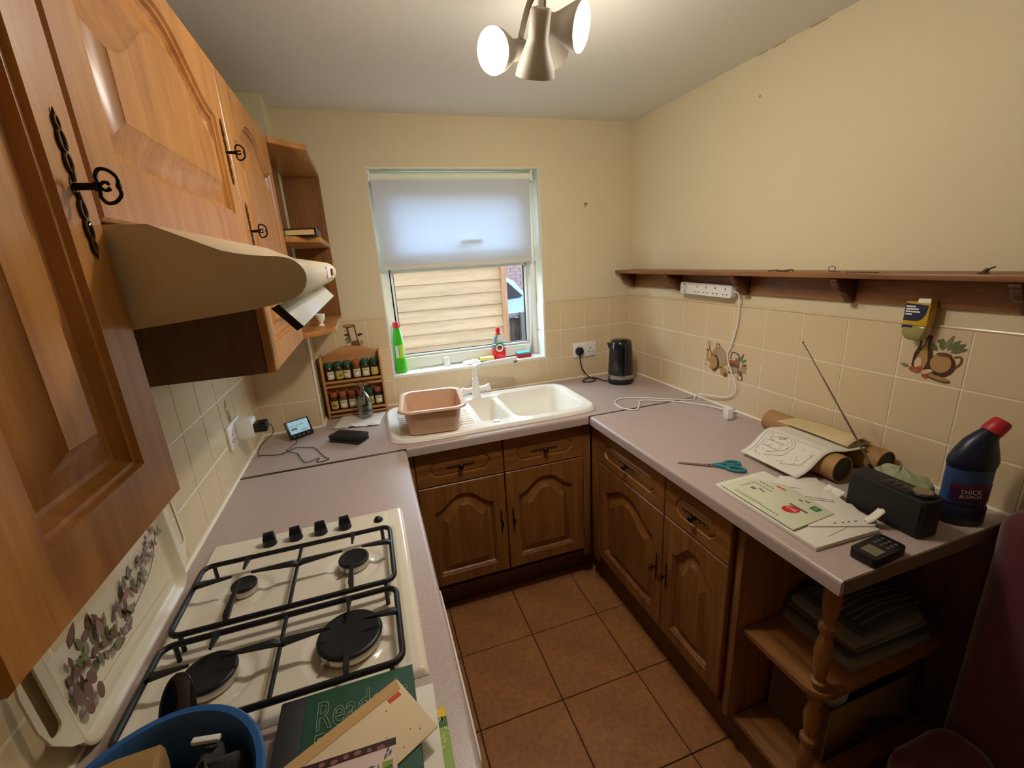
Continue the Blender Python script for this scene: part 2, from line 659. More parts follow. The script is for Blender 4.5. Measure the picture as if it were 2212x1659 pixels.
ed.box(WX1-.008, WX1+.002, -.007, .002, 1.062, 1.366).box(WX0-.002, WX0+.008, -.007, .002, 1.062, 1.366).box(WX0-.002, WX1+.002, -.008, .002, 1.052, 1.066)
structure(ed, 'trim_6', 'upvc', bevel=.001)

# window: outer frame, transom, top casement, panes, seals, handle
FY0, FY1 = .10, .165
wf = MB()
fw = .048
wx0, wx1, wz0, wz1 = WX0+.003, WX1-.003, WZ0+.008, WZ1-.003
wf.box(wx0, wx0+fw, FY0, FY1, wz0, wz1).box(wx1-fw, wx1, FY0, FY1, wz0, wz1)
wf.box(wx0+fw, wx1-fw, FY0, FY1, wz0, wz0+.062).box(wx0+fw, wx1-fw, FY0, FY1, wz1-.045, wz1)
wf.box(wx0+fw, wx1-fw, FY0, FY1, 1.585, 1.63)
window = structure(wf, 'window_1', 'upvc', bevel=.004)
bead_ = MB()
gx0, gx1, gz0, gz1 = wx0+fw, wx1-fw, wz0+.062, 1.585
for (x0, x1, z0, z1) in ((gx0, gx0+.014, gz0, gz1), (gx1-.014, gx1, gz0, gz1), (gx0+.014, gx1-.014, gz0, gz0+.014), (gx0+.014, gx1-.014, gz1-.014, gz1)):
    bead_.box(x0, x1, FY0+.012, FY0+.04, z0, z1)
bead_.build('glazing_bead', 'upvc', window, bevel=.003)
sl = MB()
for (x0, x1, z0, z1) in ((gx0+.014, gx0+.018, gz0+.014, gz1-.014), (gx1-.018, gx1-.014, gz0+.014, gz1-.014), (gx0+.014, gx1-.014, gz0+.014, gz0+.018)):
    sl.box(x0, x1, FY0+.022, FY0+.034, z0, z1)
sl.build('seal', 'dull_black', window)
MT['pane'] = glassy('window_glass')
MB().box(gx0+.01, gx1-.01, FY0+.03, FY0+.034, gz0+.01, gz1-.01).build('pane', 'pane', window, smooth=0)
ca = MB()
cx0, cx1, cz0, cz1 = gx0+.002, gx1-.002, 1.632, wz1-.047
cw = .05
ca.box(cx0, cx0+cw, FY0-.012, FY1-.01, cz0, cz1).box(cx1-cw, cx1, FY0-.012, FY1-.01, cz0, cz1)
ca.box(cx0+cw, cx1-cw, FY0-.012, FY1-.01, cz0, cz0+cw).box(cx0+cw, cx1-cw, FY0-.012, FY1-.01, cz1-cw, cz1)
case = ca.build('top_casement', 'upvc', window, bevel=.004)
MB().box(cx0+cw-.004, cx1-cw+.004, FY0+.03, FY0+.034, cz0+cw-.004, cz1-cw+.004).build('pane', 'pane', case, smooth=0)
hd = MB()
hd.box(1.02, 1.05, FY0-.034, FY0-.012, 1.690, 1.724).box(1.03, 1.140, FY0-.0505, FY0-.034, 1.704, 1.720)
hd.build('window_handle', 'white', case, bevel=.004)

# wall marks: picture hook hole and crack, as small relief pieces of their walls
MT['filler'] = plain('wall_filler', '#8d7a55', .9)
mk = MB()
F = frame((XW, -.823, 2.129), (0, -1, 0), (0, 0, 1))
mk.flat(ell(0, 0, .004, .005), 1, F)
mk.build('nail_hole', 'filler', wall_right)
mk = MB()
F = frame((1.714, 0, 1.865), (1, 0, 0), (0, 0, 1))
mk.flat(ell(0, .004, .012, .006), 1, F)
mk.flat([(-.012, -.012), (-.006, -.014), (.004, -.004), (.002, .002)], 2, F)
mk.build('filler_patch', 'filler', wall_back)
mk = MB()
for y0, y1 in ((-.80, -.84), (-.86, -.91), (-1.0, -1.06)):
    mk.box(XW-.001, XW, y1, y0, H-.003, H-.001)
mk.build('crack', 'filler', wall_right)

# ================================================================== OUTSIDE
ground = structure(MB().box(-6, 12, .22, 16, -.35, -.25), 'ground', plain('concrete_yard', '#54524e', .9, bump=.2, bscale=40))
# shed clad in overlapping boards
MT['board'] = wood('shed_board', '#bba58e', '#96806a', axis='x', rough=.75, scale=.7, contrast=.7)
MT['post_wood'] = wood('shed_post', '#a98469', '#7f5f48', axis='z', rough=.8)
SY = 1.3
shed = thing('shed', 'brown timber shed clad in overlapping boards outside the window', 'shed', (0, SY, -.25))
MB().box(-1.6, 1.59, SY+.03, SY+1.9, -.25, 1.86).build('body', 'post_wood', shed)
pitch = .098
for k in range(23):
    z0 = -.24+k*pitch+.03
    if z0 > 1.85:
        break
    bm_ = MB()
    z1 = min(z0+pitch+.012, 1.9)
    dz = rng.uniform(-.003, .003)
    bm_.prism([(SY-.020, z0+dz), (SY-.003, z1), (SY+.012, z1), (SY+.012, z0+dz)], -1.6, 1.60, 'x', Matrix.Rotation(radians(.9), 4, 'Y') if False else ID)
    bm_.build('board', 'board', shed, bevel=.002)
MB().box(1.595, 1.645, SY-.03, SY+.03, -.25, 1.88).build('corner_post', 'post_wood', shed, bevel=.003)
MB().prism([(SY-.12, 1.86), (SY+.95, 2.14), (SY+2.0, 1.86), (SY+2.0, 1.89), (SY+.95, 2.18), (SY-.12, 1.89)], -1.7, 1.7, 'x').build('roof', plain('roof_felt', '#4b4d4a', .9), shed)

# low fence right of the shed: concrete post, grey rails and boards
fence = thing('garden_fence', 'weathered low fence with grey concrete post beyond the window', 'fence', (2.36, 2.93, -.25))
MT['grey_wood'] = wood('weathered_wood', '#4a4744', '#2c2a28', axis='z', rough=.9)
MT['concrete'] = plain('concrete_post', '#5f6466', .9, bump=.2, bscale=60)
for k in range(22):
    x0 = 1.70+k*.062
    if 2.31 < x0+.03 and x0+.03 < 2.42:
        continue
    MB().box(x0, x0+.058, 2.93, 2.95, -.25, .90+rng.uniform(-.01, .01)).build('fence_board', 'grey_wood', fence, bevel=.002)
MB().box(1.68, 2.305, 2.90, 2.98, .905, .965).build('rail', 'concrete', fence, bevel=.004)
MB().box(2.425, 3.1, 2.90, 2.98, .905, .965).build('rail', 'concrete', fence, bevel=.004)
fp = MB()
fp.box(2.305, 2.425, 2.87, 2.98, -.25, .965)
fp.loft([[(2.305, 2.87, .965), (2.425, 2.87, .965), (2.425, 2.98, .965), (2.305, 2.98, .965)], [(2.345, 2.91, 1.0), (2.385, 2.91, 1.0), (2.385, 2.94, 1.0), (2.345, 2.94, 1.0)]])
fp.build('post', 'concrete', fence, bevel=.003)

# parked car
MT['car_paint'] = plain('car_paint', '#3f5672', .3, metal=.1, coat=.3)
MT['car_glass'] = plain('car_glass', '#12151a', .12)
car = thing('car', 'pale blue hatchback car parked behind the fence', 'car', (1.6, 5.4, -.25))
CX, CY = 2.15, 4.6
side = [(0, .28), (.02, .62), (.08, .86), (.22, .98), (.55, 1.36), (.78, 1.46), (1.9, 1.45), (2.6, 1.02), (3.5, .88), (3.85, .72), (3.9, .35), (3.7, .22), (.2, .22)]
cb = MB()
rings = []
for yy, sc, ins in ((0, .93, .03), (.08, .985, .0), (.35, 1, 0), (1.35, 1, 0), (1.62, .985, 0), (1.7, .93, .03)):
    ring = []
    for (px, pz) in side:
        zz = .22+(pz-.22)*sc
        push = max(0, pz-.95)*.34
        y = CY+yy + (push if yy < .5 else -push)
        ring.append((3.45-(1.95+(px-1.95)*sc), y, zz*1.12-.25))
    rings.append(ring)
cb.loft(rings)
cb.build('body', 'car_paint', car, smooth=40)
def carside(poly, off, name, m, y=CY):
    q = MB()
    q.prism([(3.45-a, c*1.12-.25) for a, c in poly], 0, .012, 'y')
    # lean with the body side
    q.v = [Vector((p.x, y+p.y-.004-off+max(0, (p.z+.25)/1.12-.95)*.34, p.z)) for p in q.v]
    q.build(name, m, car)
carside([(.47, 1.12), (.70, 1.33), (.84, 1.38), (1.05, 1.38), (1.05, 1.08)], .006, 'rear_quarter_window', 'car_glass')
carside([(1.11, 1.07), (1.11, 1.38), (1.85, 1.37), (2.35, 1.04)], .006, 'side_window', 'car_glass')
carside([(.03, .70), (.1, .93), (.24, .96), (.2, .72)], .008, 'tail_lamp', plain('tail_lamp', '#8a1b1b', .2))
for wxp in (.75, 3.1):
    for yy in (CY-.01, CY+1.55):
        w = MB()
        w.cyl((3.45-wxp, yy, .06), (3.45-wxp, yy+.17, .06), .31, seg=24)
        wh = w.build('wheel', 'dull_black', car, bevel=.02)
        MB().cyl((3.45-wxp, yy-.005, .06), (3.45-wxp, yy+.01, .06), .2, seg=20).build('hub_cap', 'steel', wh)

# far brick wall, real courses
MT['brick'] = plain('red_brick', '#6a5250', .9, var=.2)
MT['mortar'] = plain('mortar', '#8b8680', .95)
bw = thing('brick_wall', 'pale red brick house wall far behind the parked car', 'wall', (3.2, 7.4, -.25))
MB().box(-2.5, 7.5, 7.42, 7.6, -.25, 2.3).build('mortar_bed', 'mortar', bw)
bk = MB()
for r in range(34):
    for c in range(46):
        x0 = -2.5+c*.225+(.1125 if r % 2 else 0)
        if x0+.215 > 7.5:
            continue
        bk.box(x0, x0+.215, 7.40, 7.43, -.25+r*.075, -.25+r*.075+.065)
tag(bk.build('brick', 'brick', bw, recalc=False), kind='stuff')

# ================================================================== CABINETS
def offset_loop(P, d):
    n = len(P)
    out = []
    for i in range(n):
        a, b, c = Vector(P[i-1]), Vector(P[i]), Vector(P[(i+1) % n])
        e1, e2 = (b-a).normalized(), (c-b).normalized()
        n1, n2 = Vector((-e1.y, e1.x)), Vector((-e2.y, e2.x))
        m = n1+n2
        if m.length < 1e-6:
            m = n1.copy()
        m.normalize()
        k = d/max(.35, m.dot(n1))
        q = b+m*k
        out.append((q.x, q.y))
    return out

def panel_front(mb, F, w, h, t, loopf, steps):
    """slab w x h x t (front at n=0) with a moulded panel: loop is CCW, steps = (inset, depth)"""
    e = .003
    O = lambda i: [(i, i), (w-i, i), (w-i, h-i), (i, h-i)]
    mb.add([(x, y, -t) for x, y in O(0)], [(0, 3, 2, 1)], F)
    mb.loft([[(x, y, -t) for x, y in O(0)], [(x, y, -e) for x, y in O(0)], [(x, y, 0) for x, y in O(e)]], cap=False, M=F)
    loop = loopf(0)
    outer = O(e)
    tri = tessellate_polygon([[Vector((x, y, 0)) for x, y in outer], [Vector((x, y, 0)) for x, y in loop]])
    mb.add([(x, y, 0) for x, y in outer+list(loop)], [tuple(tt) for tt in tri], F)
    rings = []
    for ins, dep in steps:
        rings.append([(x, y, dep) for x, y in (loopf(ins))])
    mb.loft(rings, cap=False, M=F)
    last = rings[-1]
    tri = tessellate_polygon([[Vector((x, y, 0)) for x, y, z in last]])
    mb.add(last, [tuple(tt) for tt in tri], F)

def arch_loop(x0, x1, z0, zs, zp, n=22):
    """opening with a cathedral arch: springs at zs, peak zp"""
    def f(d):
        a, c, lo, sp, pk = x0+d, x1-d, z0+d, zs-d*1.05, zp-d*1.1
        pts = [(a, lo), (c, lo), (c, sp)]
        for i in range(1, n):
            t = i/n
            s = 1-abs(2*t-1)
            k = .5-.5*cos(pi*min(1, s*1.12))
            pts.append((c+(a-c)*t, sp+(pk-sp)*k))
        pts.append((a, sp))
        return pts
    return f

STEPS = [(0, 0), (.0022, -.005), (.0062, -.0055), (.0082, -.011), (.0125, -.0155), (.017, -.0162), (.0195, -.0155), (.031, -.012), (.042, -.0065), (.050, -.002), (.0512, -.0006)]
DSTEPS = [(0, 0), (.002, -.005), (.007, -.0065), (.012, -.003)]

def key_handle(door, F, k_=.68):
    """antique key pull with filigree escutcheon; F: local frame u,v,n on the door face"""
    es = MB(F @ Matrix.Diagonal((.9, .9, .9, 1)))
    for s in (1, -1):
        for cz, rr in ((.021, .0085), (.040, .0095), (.0555, .006)):
            es.tube([(p[0]*.55, s*cz+p[1]*1.0, .0016) for p in ell(0, 0, rr, rr, 14)], .0016, 6, closed=True)
        es.tube([(0, s*.005, .0015), (.0012, s*.014, .0018)], .0022, 6)
        es.tube([(0, s*.0305, .0018), (.004, s*.033, .002), (0, s*.0355, .0018)], .0013, 5)
        es.tube([(0, s*.061, .0016), (0, s*.068, .0016)], [.002, .0006], 6)
    es.flat(ell(0, 0, .0065, .011), 2)
    es.box(-.0012, .0012, -.062, .062, 0, .0012)
    es.build('escutcheon', 'brass', door)
    k = MB(F @ Matrix.Diagonal((k_, k_, k_, 1)))
    k.cyl((0, 0, 0), (0, 0, .026), .0046, seg=12)
    k.cyl((0, 0, .022), (0, 0, .026), .0062, seg=12)
    for s in (1, -1):
        k.tube(spline([(0, s*.001, .027), (0, s*.005, .032), (0, s*.004, .037), (0, s*.0015, .0355)], 5), .0021, 7)
        k.tube(spline([(0, s*.004, .026), (0, s*.0135, .0255), (0, s*.0205, .031), (0, s*.019, .040), (0, s*.011, .0475), (0, s*.003, .0475), (0, 0, .046)], 6), .0024, 7)
    k.cyl((0, -.003, .0475), (0, .003, .0475), .0034, seg=8)
    return k.build('handle', 'dark_iron', door)
MT['dark_iron'] = plain('dark_iron', '#1d1611', .45, metal=.6)

def drawer_pull(fr, F):
    es = MB(F)
    for s in (1, -1):
        for cz, rr in ((.018, .008), (.036, .008), (.052, .006)):
            es.tube([(s*cz+p[0], p[1]*.55, .0016) for p in ell(0, 0, rr, rr, 12)], .0015, 5, closed=True)
        es.tube([(s*.057, 0, .0015), (s*.064, .001, .0015)], [.0018, .0006], 5)
    es.box(-.056, .056, -.001, .001, 0, .0012)
    es.build('escutcheon', 'brass', fr)
    k = MB(F)
    k.lathe([(0, 0), (.006, 0), (.0045, .006), (.006, .012), (.012, .017), (.0125, .021), (.008, .026), (0, .027)], 16)
    return k.build('handle', 'dark_iron', fr)

# ---- wall cabinets on the left wall: door faces at x = .30
DX, ZB, ZT = .300, 1.381, 2.022
def wall_cabinet(y0, y1, z0, z1, label, arch, hy, hz, side=True, narrow=False):
    t = thing('wall_cabinet', label, 'cabinet', (0.002, y1, z0), group=None)
    b = MB()
    x1 = DX-.020
    b.box(.002, x1, y0+.0005, y0+.0165, z0, z1).box(.002, x1, y1-.0165, y1-.0005, z0, z1)
    b.box(.002, x1, y0+.0165, y1-.0165, z0+.002, z0+.018).box(.002, x1, y0+.0165, y1-.0165, z1-.018, z1)
    b.box(.002, .01, y0+.0165, y1-.0165, z0+.018, z1-.018)
    b.build('body', 'dark_oak', t, bevel=.001)
    d = MB()
    w, h = (y1-y0)-.003, z1-z0
    panel_front(d, frame((DX, y0+.0015, z0), (0, 1, 0), (0, 0, 1)), w, h, .019, arch(w, h), STEPS)
    door = d.build('door', 'oak_z', t, smooth=24)
    key_handle(door, frame((DX, hy, hz), (0, 1, 0), (0, 0, 1)))
    return t
wall_cabinet(-1.988, -1.726, ZB, ZT, 'tall oak wall cabinet nearest the camera, left of the cooker hood', lambda w, h: arch_loop(.062, w-.056, .058, h-.135, h-.07), -1.757, 1.692)
wall_cabinet(-1.724, -1.124, 1.668, ZT, 'short wide oak wall cabinet directly above the cooker hood', lambda w, h: arch_loop(.062, w-.062, .062, h-.115, h-.035), -1.160, 1.849)
wall_cabinet(-1.122, -.592, ZB, ZT, 'tall oak wall cabinet between the cooker hood and the open corner shelves', lambda w, h: arch_loop(.062, w-.062, .062, h-.125, h-.055), -1.088, 1.703)

# ---- open corner shelf unit
cs = thing('corner_shelf_unit', 'open oak corner shelf unit on the wall beside the window', 'shelf', (.1, -.3, ZB))
plan = [(.262, -.590), (.305, -.590), (.402, -.492), (.402, -.012), (.262, -.012)]
MB().box(.24, .262, -.5905, -.175, ZB, ZT).build('side_panel', 'shaded_oak_z', cs, bevel=.001)  # side and back panels in darkened oak: recess shade put into the colour
MB().box(.2565, .402, -.012, -.0065, ZB, ZT).build('back_panel', 'shaded_oak_z', cs)
for z in (ZB, 1.705, ZT-.02):
    MB().prism(plan, z, z+.019, 'z').build('shelf', 'oak_y', cs, bevel=.002)
# book lying on the shelf
bk1 = thing('book', 'black-bound book with cream page edges lying on the open corner shelf', 'book', (.34, -.40, 1.725))
b = MB()
b.box(.30, .391, -.560, -.36, 1.7275, 1.7455)
b.build('pages', plain('page_edges', '#d9bd84', .8), bk1)
b = MB()
b.box(.297, .394, -.565, -.357, 1.7245, 1.7275).box(.297, .394, -.565, -.357, 1.7455, 1.7485).box(.394, .397, -.565, -.357, 1.7245, 1.7485)
b.build('cover', 'black', bk1, bevel=.0008)
sm = thing('egg_cup', 'small white cup on the bottom open corner shelf', 'cup', (.33, -.40, ZB+.019))
b = MB(Matrix.Translation((.345, -.40, ZB+.0192)))
b.lathe([(0, 0), (.012, 0), (.007, .008), (.017, .028), (.019, .045), (.016, .045), (.012, .022), (0, .016)], 18)
b.build('bowl', 'white', sm)

# ---- cooker hood
hood = thing('cooker_hood', 'cream cooker hood with rounded front above the hob', 'cooker hood', (.2, -1.42, 1.56))
prof = [(.002, 1.535), (.298, 1.562), (.408, 1.5725), (.430, 1.576), (.444, 1.5785), (.453, 1.582), (.460, 1.5868), (.465, 1.593), (.4675, 1.600), (.468, 1.606), (.4665, 1.612), (.463, 1.6175), (.458, 1.622), (.451, 1.6252), (.443, 1.627), (.430, 1.628), (.417, 1.6295), (.404, 1.632), (.391, 1.6355), (.333, 1.6635), (.002, 1.6655)]
b = MB()
b.prism(prof, -1.7225, -1.124, 'y')
b.build('body', 'hood', hood, bevel=.0015, smooth=40)
MT['visor'] = plain('smoked_clear_visor', '#c9cdc6', .35, coat=.3)
b = MB()
b.add([(.4335, -1.716, 1.5755), (.4550, -1.716, 1.549), (.4550, -1.128, 1.549), (.4335, -1.128, 1.5755), (.4295, -1.716, 1.573), (.4500, -1.716, 1.546), (.4500, -1.128, 1.546), (.4295, -1.128, 1.573)],
      [(0, 1, 2, 3), (7, 6, 5, 4), (0, 4, 5, 1), (3, 2, 6, 7), (1, 5, 6, 2), (0, 3, 7, 4)])
vis = b.build('visor', 'visor', hood, bevel=.0006)
b = MB()
b.add([(.4337, -1.7185, 1.576), (.4552, -1.7185, 1.549), (.4475, -1.7185, 1.545), (.4255, -1.7185, 1.572), (.4337, -1.716, 1.576), (.4552, -1.716, 1.549), (.4475, -1.716, 1.545), (.4255, -1.716, 1.572)],
      [(0, 1, 2, 3), (4, 7, 6, 5), (0, 4, 5, 1), (1, 5, 6, 2), (2, 6, 7, 3), (3, 7, 4, 0)])
b.build('visor_end', 'dull_black', hood)
Fh = frame((.4668, -1.33, 1.605), (0, 1, 0), (.0, 0, 1))
b = MB(Fh)
b.box(-.075, .075, -.010, .010, -.003, .0018)
sw = b.build('switch_plate', 'white', hood, bevel=.001)
b = MB(Fh)
b.box(.005, .045, -.0065, .0065, .0015, .0045)
b.build('switch', plain('red_switch', '#7c1c16', .35), sw, bevel=.001)

# ================================================================== WORKTOPS
def edge_profile(front, back, sgn):
    """worktop section across its depth: rounded nose at front; sgn +1 if the front lies at larger coordinate"""
    T0, T1 = ZW-.038, ZW
    r = .011
    p = [(back, T0), (front, T0)]
    for k in range(6):
        a = pi/2*k/5
        p.append((front-sgn*r*(1-cos(a)), T1-r+r*sin(a)))
    p.append((back, T1))
    return p
DL, DB = .592, .608
wl = thing('worktop', 'mauve-brown speckled worktop along the left wall under the hob', 'worktop', (.3, -1.4, ZW-.038))
MB().prism(edge_profile(DL, .0005, 1), -2.30, -.6225, 'y').build('slab', 'laminate', wl, smooth=40)
jm = plain('joint_strip', '#33221c', .4)
MB().box(.001, DL+.001, -.6225, -.6085, ZW-.039, ZW+.0012).build('joint_strip', jm, wl, bevel=.0006)
ww = thing('worktop', 'mauve-brown speckled worktop under the window holding the cream sink', 'worktop', (1, -.3, ZW-.038))
b = MB()
SX0, SX1, SY0, SY1 = .935, 1.462, -.505, -.095
b.prism(edge_profile(-DB, SY0, -1), .0005, 1.9995, 'x', Matrix(((1, 0, 0, 0), (0, 1, 0, 0), (0, 0, 1, 0), (0, 0, 0, 1))))
b.box(.0005, SX0, SY0, -.0005, ZW-.038, ZW).box(SX1, 1.9995, SY0, -.0005, ZW-.038, ZW).box(SX0, SX1, SY1, -.0005, ZW-.038, ZW)
b.v = [Vector((p.x, p.y, p.z)) for p in b.v]
b.build('slab', 'laminate', ww, smooth=40)
XR = 1.400
wr = thing('worktop', 'mauve-brown speckled worktop along the right wall with papers and radio', 'worktop', (1.7, -1.2, ZW-.038))
b = MB()
b.prism(edge_profile(XR, 1.9995, -1), -1.738, -.6175, 'y')
b.build('slab', 'laminate', wr, smooth=40)
MB().box(XR-.001, 1.993, -.6175, -.6085, ZW-.039, ZW+.0012).build('joint_strip', jm, wr, bevel=.0006)
MB().box(XR+.012, 1.999, -1.7405, -1.738, ZW-.037, ZW-.002).build('end_strip', plain('worktop_end', '#6d5c53', .5), wr)

# ================================================================== BASE CABINETS
def base_front(t, F, w, drawer=True, hside=1, open_arch=None):
    """drawer front and door under it; F origin at left bottom of the doors (z .19), u across"""
    zd0, zd1 = .700, .866
    d = MB()
    hh = .700-.004-.195
    L = arch_loop(.055, w-.055, .052, hh-.125, hh-.055)
    panel_front(d, F, w, hh, .019, L, STEPS)
    door = d.build('door', 'shaded_oak_z', t, smooth=24)
    hu = w-.026 if hside > 0 else .026
    key_handle(door, F @ frame((hu, .262, 0), (1, 0, 0), (0, 1, 0)))
    q = MB()
    F2 = F @ Matrix.Translation((0, zd0-.195, 0))
    h2 = zd1-zd0
    a0, a1, c = .058, w-.058, .022
    v0, v1 = .038, h2-.056
    L2 = [(a0+c, v0), (a1-c, v0), (a1, v0+c), (a1, v1-c), (a1-c, v1), (a0+c, v1), (a0, v1-c), (a0, v0+c)]
    panel_front(q, F2, w, h2, .019, lambda i: offset_loop(L2, i) if i else L2, DSTEPS)
    fr = q.build('drawer', MT['shaded_oak_x'] if abs(F.col[0].x) > .5 else MT['shaded_oak_y'], t, smooth=24)
    drawer_pull(fr, F2 @ frame((w/2, (v0+v1)/2, -.003), (1, 0, 0), (0, 1, 0)))

def carcass(t, x0, x1, y0, y1, plinth):
    b = MB()
    z0, z1 = .15, .871
    b.box(x0, x0+.016, y0, y1, z0, z1).box(x1-.016, x1, y0, y1, z0, .735)
    b.box(x0+.016, x1-.016, y0, y1, z0, z0+.016)
    b.box(x0+.016, x1-.016, y1-.006, y1, z0+.016, z1)
    b.build('body', 'dark_oak', t)
    MB().box(*plinth).build('plinth', 'dark_oak', t)

YB = -.570
sk = thing('base_cabinet', 'oak double base cabinet under the sink with two drawer fronts', 'cabinet', (1, -.3, 0))
carcass(sk, .602, 1.428, -.550, -.02, (.602, 1.50, -.46, -.445, 0.0005, .149))
MB().box(.593, .617, YB+.004, YB+.0195, .18, .868).build('filler', 'shaded_oak_z', sk, bevel=.001)
MB().box(1.392, 1.428, YB+.004, YB+.0195, .15, .868).build('filler', 'shaded_oak_z', sk, bevel=.001)
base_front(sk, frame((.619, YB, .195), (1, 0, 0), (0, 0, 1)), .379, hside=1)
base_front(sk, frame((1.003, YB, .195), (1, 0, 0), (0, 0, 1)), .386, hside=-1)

XC = 1.430
rc = thing('base_cabinet', 'oak base cabinet in the right run next to the inner corner', 'cabinet', (1.7, -.9, 0))
b = MB()
z0, z1 = .15, .871
b.box(1.45, 1.985, -1.111, -1.095, z0, z1).box(1.45, 1.985, -.626, -.61, z0, z1).box(1.45, 1.985, -1.095, -.626, z0, z0+.016).box(1.979, 1.985, -1.095, -.626, z0, z1)
b.build('body', 'dark_oak', rc)
MB().box(1.49, 1.505, -1.111, -.4605, .0005, .149).build('plinth', 'dark_oak', rc)
MB().box(XC+.004, XC+.0195, -.634, -.572, .15, .868).build('filler', 'shaded_oak_z', rc, bevel=.001)
base_front(rc, frame((XC, -.636, .195), (0, -1, 0), (0, 0, 1)), .474, hside=1)
rc2 = thing('base_cabinet', 'narrow oak base cabinet beside the open end shelves', 'cabinet', (1.7, -1.26, 0))
b = MB()
b.box(1.45, 1.985, -1.434, -1.418, z0, z1).box(1.45, 1.985, -1.1285, -1.1125, z0, z1).box(1.45, 1.985, -1.418, -1.1285, z0, z0+.016).box(1.979, 1.985, -1.418, -1.1285, z0, z1)
b.build('body', 'dark_oak', rc2)
MB().box(1.49, 1.505, -1.434, -1.112, .0005, .149).build('plinth', 'dark_oak', rc2)
base_front(rc2, frame((XC, -1.116, .195), (0, -1, 0), (0, 0, 1)), .300, hside=-1)

# open end shelves
eu = thing('end_shelf_unit', 'open oak end shelves with turned corner posts under the worktop end', 'shelf', (1.7, -1.58, 0))
MB().box(1.44, 1.985, -1.4545, -1.4355, .15, .871).build('side_panel', 'shaded_oak_z', eu, bevel=.001)
MB().box(1.985, 1.9985, -1.735, -1.4355, .10, .871).build('back_panel', 'dark_oak', eu)
def quarter(z, x0):
    p = [(1.984, -1.456), (1.984, -1.70)]
    p += [(x0+.05+.05*cos(a), -1.65-.05*sin(a)) for a in [pi/2+(pi/2)*k/6 for k in range(7)]]
    p += [(x0, -1.456)]
    return p
MB().prism(quarter(0, 1.465), .480, .500, 'z').build('shelf', 'shaded_oak_y', eu, bevel=.004)
MB().prism(quarter(0, 1.465), .130, .150, 'z').build('shelf', 'shaded_oak_y', eu, bevel=.004)
MB().box(1.50, 1.984, -1.66, -1.645, .0005, .129).box(1.49, 1.505, -1.645, -1.4355, .0005, .129).build('plinth', 'dark_oak', eu)
def post(z0, z1):
    h = z1-z0
    pr = [(0, 0), (.012, 0), (.013, .03), (.019, .045), (.019, .06), (.012, .075), (.015, .12), (.021, .30), (.017, .40), (.012, .46), (.021, .49), (.021, .53), (.012, .56), (.018, .66), (.021, .76), (.014, .90), (.019, .93), (.019, .97), (.013, 1), (0, 1)]
    b = MB(Matrix.Translation((1.494, -1.669, z0)))
    b.lathe([(r, z*h) for r, z in pr], 18)
    b.build('post', 'shaded_oak_z', eu)
post(.500, .8715)
post(.150, .480)

# ---- left run under the worktop: corner cabinet, oven, cabinet
XL = .560
lc = thing('base_cabinet', 'oak base cabinet in the left run between oven and sink corner', 'cabinet', (.3, -.85, 0))
b = MB()
b.box(.01, .54, -1.115, -1.099, z0, z1).box(.01, .54, -.626, -.61, z0, z1).box(.01, .54, -1.099, -.626, z0, z0+.016)
b.build('body', 'dark_oak', lc)
MB().box(.49, .505, -1.115, -.465, .0005, .149).build('plinth', 'dark_oak', lc)
base_front(lc, frame((XL, -1.113, .195), (0, 1, 0), (0, 0, 1)), .477, hside=-1)
MB().box(XL-.0195, XL-.004, -.634, -.572, .15, .868).build('filler', 'shaded_oak_z', lc, bevel=.001)
ov = thing('oven', 'white built-in oven below the hob, only its door edge showing', 'oven', (.3, -1.42, 0))
MB().box(.02, .545, -1.712, -1.122, .13, .868).build('body', 'white', ov)
MB().box(.49, .505, -1.712, -1.122, .0005, .129).build('plinth', 'dark_oak', ov)
b = MB()
b.prism(rrect(-1.712, -1.122, .17, .72, .03), .546, .590, 'x')
od = b.build('oven_door', 'white', ov, bevel=.006)
b = MB()
b.box(.546, .580, -1.712, -1.122, .735, .868)
b.build('control_panel', 'white', ov, bevel=.004)
b = MB()
b.tube(spline([(.592, -1.665, .685), (.602, -1.66, .690), (.605, -1.60, .692), (.605, -1.24, .692), (.602, -1.18, .690), (.592, -1.175, .685)], 6), .010, 10)
b.build('handle', 'white', od)
l2 = thing('base_cabinet', 'oak base cabinet in the left run nearest the camera', 'cabinet', (.3, -2.0, 0))
b = MB()
b.box(.01, .54, -2.28, -2.264, z0, z1).box(.01, .54, -1.731, -1.715, z0, z1).box(.01, .54, -2.264, -1.731, z0, z0+.016)
b.build('body', 'dark_oak', l2)
MB().box(.49, .505, -2.28, -1.715, .0005, .149).build('plinth', 'dark_oak', l2)
base_front(l2, frame((XL, -2.278, .195), (0, 1, 0), (0, 0, 1)), .558, hside=-1)

# ================================================================== HOB
hob = thing('gas_hob', 'cream four-burner gas hob with black pan supports', 'hob', (.295, -1.345, ZW))
HX0, HX1, HY0, HY1 = .050, .540, -1.636, -1.056
HC = [(.176, -1.283, .026), (.411, -1.284, .034), (.172, -1.516, .044), (.408, -1.520, .058)]
def hob_z(x, y):
    ex = min(x-HX0, HX1-x, y-HY0, HY1-y)
    z = .0115*smoothstep(0, .007, ex)
    # shallow wells between the raised rim and the knob strip
    inn = min(x-(HX0+.022), (HX1-.030)-x, y-(HY0+.022), -1.150-y)
    z -= .0035*smoothstep(0, .006, inn)
    kn = min(x-(HX0+.02), (HX1-.045)-x, y+1.146, -1.074-y)
    z += .0015*smoothstep(0, .005, kn)
    for cx, cy, r in HC:
        d = math.hypot(x-cx, y-cy)
        R = r+.033
        z -= .004*smoothstep(R, R-.012, d)
        z += .0045*smoothstep(r+.012, r+.002, d)
    return ZW+.0008+z
b = MB()
nx, ny = 98, 116
